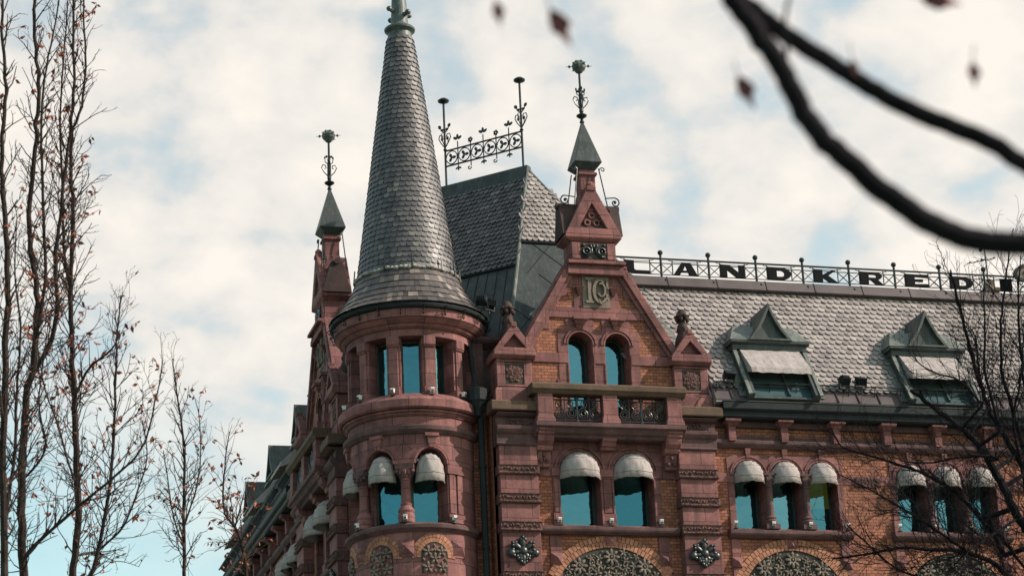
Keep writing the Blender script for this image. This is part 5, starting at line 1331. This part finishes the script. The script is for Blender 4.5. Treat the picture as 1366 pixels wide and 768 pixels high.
GL = {
 'L': ([(0, 0), (1, 0), (1, .22), (.42, .22), (.36, .30), (.36, 1), (0, 1)], []),
 'A': ([(0, 0), (.26, 0), (.34, .22), (.62, .22), (.66, 0), (1, 0), (.72, 1), (.36, 1)], [[(.40, .36), (.59, .36), (.51, .80)]]),
 'N': ([(0, 0), (.26, 0), (.26, .62), (.66, 0), (1, 0), (1, 1), (.76, 1), (.76, .40), (.36, 1), (0, 1)], []),
 'D': ([(0, 0), (.55, 0)]+arcp(.55, .5, .45, .5, -90, 90)+[(0, 1)], [[(.38, .24), (.54, .24)]+arcp(.54, .5, .18, .26, -90, 90)+[(.38, .76)]]),
 'K': ([(0, 0), (.36, 0), (.36, .36), (.64, 0), (1, 0), (.60, .54), (.96, 1), (.78, 1), (.36, .60), (.36, 1), (0, 1)], []),
 'R': ([(0, 0), (.36, 0), (.36, .36), (.46, .36), (.68, 0), (1, 0), (.76, .40)]+arcp(.70, .70, .26, .30, -70, 90)+[(0, 1)], [[(.37, .55), (.62, .55)]+arcp(.62, .68, .10, .13, -90, 90, 6)+[(.37, .81)]]),
 'E': ([(0, 0), (1, 0), (1, .24), (.40, .20), (.40, .42), (.76, .40), (.76, .62), (.40, .60), (.40, .80), (1, .76), (1, 1), (0, 1)], []),
 'I': ([(.24, 0), (.76, 0), (.76, 1), (.24, 1)], []),
 'T': ([(.32, 0), (.68, 0), (.68, .76), (1, .70), (1, 1), (0, 1), (0, .70), (.32, .76)], []),
}
for i, chx in enumerate('LANDKREDIT'):
    o_, h_ = GL[chx]; c = 6.675+1.40*i
    f = lambda p: (c-0.35+p[0]*0.70, 22.99+p[1]*0.365)
    MB().plate([f(p) for p in o_], RSV-0.03, RSV+0.03, [[f(p) for p in q] for q in h_]).build('letter', M['letter'], sg, FR)

# oval medallion at the end of the railing
ov = empty('oval_medallion', (18.87, 1.9, 22.98), 'tilted oval medallion in a dark frame at the right end of the roof railing', 'medallion')
def ovF(p):
    a = rad(14); x = p[0]*math.cos(a)-p[2]*math.sin(a); z = p[0]*math.sin(a)+p[2]*math.cos(a); return (18.87+x, 1.85-p[1], 23.52+z)
el = lambda a_, b_: [(a_*math.cos(t*math.pi/16), b_*math.sin(t*math.pi/16)) for t in range(32)]
MB().plate(el(0.46, 0.27), -0.05, 0.05, [el(0.36, 0.18)]).build('frame', M['iron'], ov, ovF, bevel=0.01)
MB().plate(el(0.365, 0.185), -0.03, 0.01).build('face', M['relief'], ov, ovF)
dd = MB(); rosette(dd, 0, 0, 0.02, 0.12); dd.build('emblem', M['relief'], ov, ovF)
MB().tube([(18.9, 1.9, 22.9), (18.9, 1.9, 23.3)], 0.03, 6).build('stem', M['iron'], ov, AT(0, 0))

# aerial
an = empty('roof_aerial', (18.7, 4.0, 22.62), 'thin roof aerial with short crossed rods behind the lettered railing', 'aerial')
MB().tube([(18.75, 4, 22.6), (18.72, 4, 25.4)], 0.022, 6).build('mast', M['iron'], an, AT(0, 0))
e = MB(); e.tube([(18.1, 4, 24.52), (19.05, 4, 24.74)], 0.015, 5)
for x in (18.15, 18.4, 18.62, 18.95): z = 24.52+(x-18.1)*0.23; e.tube([(x, 3.8, z), (x, 4.2, z)], 0.010, 4); e.blob(x, 3.9, z, 0.02, 0.02, 0.02)
e.build('aerial_rods', M['iron'], an, AT(0, 0))
e = MB(); e.blob(18.55, 3.9, 24.62, 0.05, 0.05, 0.05); e.blob(18.55, 3.9, 24.95, 0.07, 0.06, 0.06); e.build('aerial_box', M['iron'], an, AT(0, 0))

# ------------------------------------------------------------------ floodlights
def floodlight(x, y, z, rot, label, tiltd=-25):
    o = empty('floodlight', (x, y, z), label, 'floodlight', 'floodlights on the roof')
    o.rotation_euler = (0, 0, rot)
    b = MB(); b.tube([(0, 0, 0), (0, 0, 0.18)], 0.02, 6); b.box(-0.17, -0.15, -0.04, 0.04, 0.15, 0.36); b.box(0.15, 0.17, -0.04, 0.04, 0.15, 0.36); b.box(-0.17, 0.17, -0.04, 0.04, 0.13, 0.15); b.build('bracket', M['iron'], o)
    c, s = math.cos(rad(tiltd)), math.sin(rad(tiltd))
    hF = lambda p: (p[0], p[1]*c-p[2]*s, 0.34+p[1]*s+p[2]*c)
    h = MB(); h.frustum((-0.13, 0.13, -0.09, 0.09), -0.12, (-0.145, 0.145, -0.11, 0.11), 0.02); h.box(-0.15, 0.15, -0.12, 0.12, 0.02, 0.05)
    for i in range(5): h.box(-0.12+i*0.055, -0.11+i*0.055, -0.085, 0.085, -0.17, -0.12)
    h.v = [hF(p) for p in h.v]; h.build('housing', M['gutter'], o)
    g = MB(); g.box(-0.13, 0.13, -0.10, 0.10, 0.051, 0.056); g.v = [hF(p) for p in g.v]; g.build('lens', M['white'], o)
floodlight(8.58, -0.28, 19.05, 0.2, 'dark floodlight on the slates between the right aedicule and the nearer dormer', -60)
floodlight(11.85, -0.28, 19.0, 0.3, 'left one of the paired floodlights on the slates between the two dormers', -120)
floodlight(12.33, -0.28, 19.02, 0.1, 'right one of the paired floodlights on the slates between the two dormers', -70)
floodlight(2.28, 0.35, 20.98, 0.5, 'silvery floodlight on the ledge just right of the turret eaves', -80)
floodlight(2.02, 0.10, 20.95, -0.4, 'dark floodlight mounted against the turret gutter beside the pavilion roof', -110)

# ------------------------------------------------------------------ little white spotlights standing on sills and ledges
def spot(F, u, v, z, label, rx=0.0):
    p = F((u, v, z)); q = F((u, v+1, z)); rot = math.atan2(q[1]-p[1], q[0]-p[0])-math.pi/2
    o = empty('sill_spotlight', p, label, 'spotlight', 'small spotlights lighting the facade'); o.rotation_euler = (0, 0, rot)
    b = MB(); b.box(-0.05, 0.05, -0.05, 0.05, 0.0, 0.02); b.tube([(0, 0, 0.02), (0, 0, 0.10)], 0.015, 6); b.build('foot', M['iron'], o)
    h = MB(); h.box(-0.045, 0.045, -0.05, 0.05, 0.08, 0.18); h.box(-0.055, 0.055, -0.06, 0.06, 0.165, 0.195); h.build('housing', M['white'], o, bevel=0.01)
    MB().box(-0.035, 0.035, 0.052, 0.062, 0.09, 0.14).build('lens', M['room'], o)
for u, lab in ((UC-1.36, 'left of the first wide arched window under the balcony'), (UC+0.02, 'between the two wide arched windows under the balcony'), (UC+1.36, 'right of the second wide arched window under the balcony')):
    spot(FR, u, 0.17, 15.285, 'white spotlight on the sill '+lab)
for u, lab in ((8.12, 'at the left end of the nearer triple window'), (9.17, 'before the first column of the nearer triple window'), (10.2, 'before the second column of the nearer triple window'), (11.24, 'at the right end of the nearer triple window'),
               (12.72, 'at the left end of the farther triple window'), (13.77, 'before the first column of the farther triple window'), (14.80, 'before the second column of the farther triple window'), (15.84, 'at the right end of the farther triple window')):
    spot(FR, u, 0.20, 15.28, 'white spotlight on the sill '+lab)
TF = lambda d, r: (lambda p: FT((ang(d)+p[0], r+p[1], p[2])))
for d, lab in ((-16.5, 'second from the left'), (16.5, 'third from the left'), (49.5, 'fourth from the left'), (82, 'rightmost, next to the downpipe'), (-49.5, 'at the far left edge of the turret')):
    spot(TF(d, 1.76), 0, 0, 18.56, 'white spotlight under the upper turret windows, '+lab)
for d, r, lab in ((24, 1.755, 'by the column between two arched windows'), (-24, 1.755, 'by the column left of the arched windows'), (66, 1.755, 'by the pier right of the arched windows')):
    spot(TF(d, r), 0, 0, 15.265, 'white spotlight on the lower turret sill '+lab)
for u, lab in ((UC-1.36, 'of the nearer wide window on the left facade'), (UC+1.3, 'of the farther wide window on the left facade')):
    spot(FL, u, 0.17, 15.285, 'white spotlight on the sill '+lab)

# ------------------------------------------------------------------ trees
def sm(pts, k=4):
    P_ = [Vector(p) for p in pts]; out = []
    for i in range(len(P_)-1):
        p0, p1, p2, p3 = P_[max(i-1, 0)], P_[i], P_[i+1], P_[min(i+2, len(P_)-1)]
        for j in range(k):
            t = j/k; out.append(0.5*((2*p1)+(p2-p0)*t+(2*p0-5*p1+4*p2-p3)*t*t+(3*p1-p0-3*p2+p3)*t**3))
    out.append(P_[-1]); return out
def twig(mb, lv, p, d, L, r, depth, rng, upb, leafp, tips):
    n = max(3, int(L/0.075)); pts = [p]; d = d.normalized(); q = p.copy(); kids = []
    for i in range(n):
        d = (d+Vector((rng.gauss(0, .13), rng.gauss(0, .13), rng.gauss(0, .13)+upb))).normalized()
        q = q+d*(L/n); pts.append(q.copy())
        if depth > 0 and i >= 1 and rng.random() < 0.6: kids.append((q.copy(), d.copy(), 1-i/n))
    mb.tube(pts, r, 4 if r < 0.012 else 5, r*0.45)
    for k, dd, f in kids:
        s = dd.orthogonal(); s.rotate(Matrix.Rotation(rng.uniform(0, 6.28), 3, dd)); nd = (dd*0.85+s.normalized()*rng.uniform(0.6, 1.0))
        twig(mb, lv, k, nd, L*rng.uniform(0.35, 0.62)*(0.5+0.5*f), max(r*0.6, 0.0026), depth-1, rng, upb, leafp, tips)
    if rng.random() < leafp:
        for _ in range(rng.randint(1, 3)): tips.append(pts[rng.randrange(1, len(pts))])
def tree(name, label, stems, seed, every, L, dep, leafp, mat, leafmat, upb=0.05, ground=0.0, leafsize=0.05, group=None, rscale=1.0, wob=0.12, reach=2.5, tscale=0.74, tw=0.88, ztop=None):
    rng = random.Random(seed)
    base = stems[0][2][0]; root = empty(name, (base[0], base[1], 0), label, 'tree', group)
    tr = MB(); br = MB(); tips = []; lv = MB()
    r0 = stems[0][0]; b = Vector(base); nxt = Vector(stems[0][2][1]); dr_ = (b-nxt); lean = Vector((dr_.x, dr_.y, 0))*0.4
    foot = Vector((b.x+lean.x, b.y+lean.y, -0.2))
    tr.tube([foot, foot+Vector((0, 0, 0.25)), (foot+b)/2+lean*0.1, b], r0*2.0, 10, r0*1.0*tscale)
    for k, (ra, rb, pts) in enumerate(stems):
        ps = sm(pts, 5); tgt = tr if k == 0 else br
        ps2 = [p+Vector((rng.gauss(0, ra*wob), rng.gauss(0, ra*wob), 0)) if 0 < i < len(ps)-1 else p for i, p in enumerate(ps)]
        if k and (ps2[0]-b).length > 0.02:         # root the limb on the nearest trunk point
            cand = [Vector(q) for q in sm(stems[0][2], 5)]; c = min(cand, key=lambda q: (q-ps2[0]).length)
            if (c-ps2[0]).length < reach: ps2 = [c]+ps2
        tgt.tube(ps2, ra*tscale, 8 if ra > 0.02 else 6, rb*tscale)
        acc = 0.0; ev = every*(2.0 if ztop and max(p[2] for p in pts) > ztop else 1.0)
        for i in range(1, len(ps2)-1):
            acc += (ps2[i]-ps2[i-1]).length; f = i/len(ps2)
            while acc > ev:
                acc -= ev*rng.uniform(0.7, 1.3)
                d = (ps2[i+1]-ps2[i-1]).normalized(); s = d.orthogonal(); s.rotate(Matrix.Rotation(rng.uniform(0, 6.28), 3, d))
                ln = L*rng.uniform(0.4, 1.15)*(1.0-0.45*f)*(0.75 if k == 0 else 0.6+min(0.4, ra*8))
                twig(br, lv, ps2[i], d*0.75+s.normalized()*rng.uniform(0.5, 0.95)+Vector((0, 0, 0.25)), ln, min(max((ra+(rb-ra)*f)*0.38, 0.0045), 0.0095)*tw, dep, rng, upb, leafp, tips)
    t_ = tr.build('trunk', mat, root, AT(0, 0)); br.build('branches', mat, root, AT(0, 0))
    for p in tips:
        a = rng.uniform(0, 6.28); w = leafsize*rng.uniform(0.6, 1.2); dx, dy, dz = rng.gauss(0, 1), rng.gauss(0, 1), rng.gauss(-0.6, 1)
        d = Vector((dx, dy, dz)).normalized(); s = d.orthogonal(); s.rotate(Matrix.Rotation(a, 3, d)); s.normalize(); n = d.cross(s)
        c = p+d*w
        lv.add([tuple(p), tuple(p+d*w*0.7+s*w*0.45+n*w*0.15), tuple(p+d*w*1.7), tuple(p+d*w*0.8-s*w*0.45+n*w*0.15), tuple(p+d*w*0.9-n*w*0.1)], [(0, 1, 4), (1, 2, 4), (2, 3, 4), (3, 0, 4)], rng.random())
    if lv.v: lv.build('leaves', leafmat, root, AT(0, 0))
    return root
G_ = 'bare trees left of the building'
tree('bare_tree', 'tall slender bare tree, second from the left edge, with a dark wavy trunk', TREE_TALL, 3, 0.07, 0.8, 2, 0.10, M['bark_warm'], M['leaf'], 0.06, group=G_, leafsize=0.045)
tree('bare_tree', 'bare many-stemmed tree with scattered rusty leaves, third from the left edge', TREE_MULTI, 5, 0.065, 0.85, 2, 0.12, M['bark_warm'], M['leaf'], 0.06, group=G_, leafsize=0.05)
tree('bare_tree', 'bare tree cut off by the left edge of the photo', TREE_EDGE, 8, 0.08, 0.8, 2, 0.10, M['bark_warm'], M['leaf'], 0.06, group=G_, leafsize=0.045)
tree('bare_tree', 'small thin bare tree standing between the tall trees and the shaded facade', TREE_SLIM, 9, 0.05, 0.75, 2, 0.12, M['bark_warm'], M['leaf'], 0.05, group=G_, leafsize=0.045)
tree('bare_tree', 'shortest bare tree with orange leaves just in front of the shaded facade', TREE_SHORT, 12, 0.055, 0.8, 2, 0.25, M['bark_warm'], M['leaf'], 0.05, group=G_, leafsize=0.055)
tree('bare_tree', 'dark bare tree with dense twigs in front of the right wing', TREE_RIGHT, 15, 0.062, 1.2, 2, 0.0, M['bark_dark'], M['leaf'], 0.035, group=None, tscale=0.62, tw=0.7, ztop=11.0)
# the tree the photographer stands under: two boughs and a few leaves close to the lens
nr_ = tree('near_tree', 'blurred dark boughs of the tree close to the camera, arching across the upper right sky', [(NEAR[0][0]*1.6, NEAR[0][0], [(-11.0, -53.6, 1.9), (-11.2, -53.52, 2.3), NEAR[0][2][0]])]+NEAR, 4, 9.0, 0.1, 0, 0.0, M['bark_dark'], M['leaf_dark'], wob=0.10, reach=0.03, tscale=1.15)
kn = MB(); rk = random.Random(21)
for pts, n_ in ((NEAR[0][2], 13), (NEAR[1][2], 11)):
    ps = sm(pts, 6)
    for i in range(n_):
        k = rk.randrange(4, len(ps)-4); p = ps[k]; dd = (ps[k+1]-ps[k-1]).normalized(); s_ = dd.orthogonal(); s_.rotate(Matrix.Rotation(rk.uniform(0, 6.28), 3, dd)); s_.normalize()
        r_ = rk.uniform(0.008, 0.011); q = p+s_*0.003
        kn.blob(q.x, q.y, q.z, r_, r_, r_*1.2, rk.uniform(0, 3))
build_split(kn, 'bark_knot', M['bark_dark'], nr_, AT(0, 0))
lv = MB(); st = MB()
for (p, s, a) in [((-12.475, -53.382, 2.907), 0.010, 0.2), ((-12.398, -53.397, 2.887), 0.016, 0.5), ((-12.166, -53.432, 2.799), 0.014, 0.45), ((-11.932, -53.534, 2.897), 0.016, 1.4), ((-12.034, -53.477, 2.822), 0.007, 0.3), ((-11.887, -53.515, 2.807), 0.010, 0.1)]:
    p = Vector(p); d = (-UP*math.cos(a)+RT*math.sin(a)).normalized(); q = d.cross(FW).normalized()
    ol = [(-1.4, 0), (-0.7, 0.55), (0.1, 0.75), (0.4, 0.35), (1.5, 0.05), (0.5, -0.3), (0.0, -0.6), (-0.8, -0.4)]
    s *= 1.25
    lv.add([tuple(p+d*x*s+q*y*s+FW*0.3*s*math.sin(i*2.1)) for i, (x, y) in enumerate(ol)], [tuple(range(8))])
    st.tube([p-d*1.4*s, p-d*(1.4*s+0.02)+q*0.004], 0.0008, 4)
lv.build('leaves', M['leaf_dark'], nr_, AT(0, 0)); st.build('leaf_stalks', M['bark_dark'], nr_, AT(0, 0))

S.render.engine = 'CYCLES'
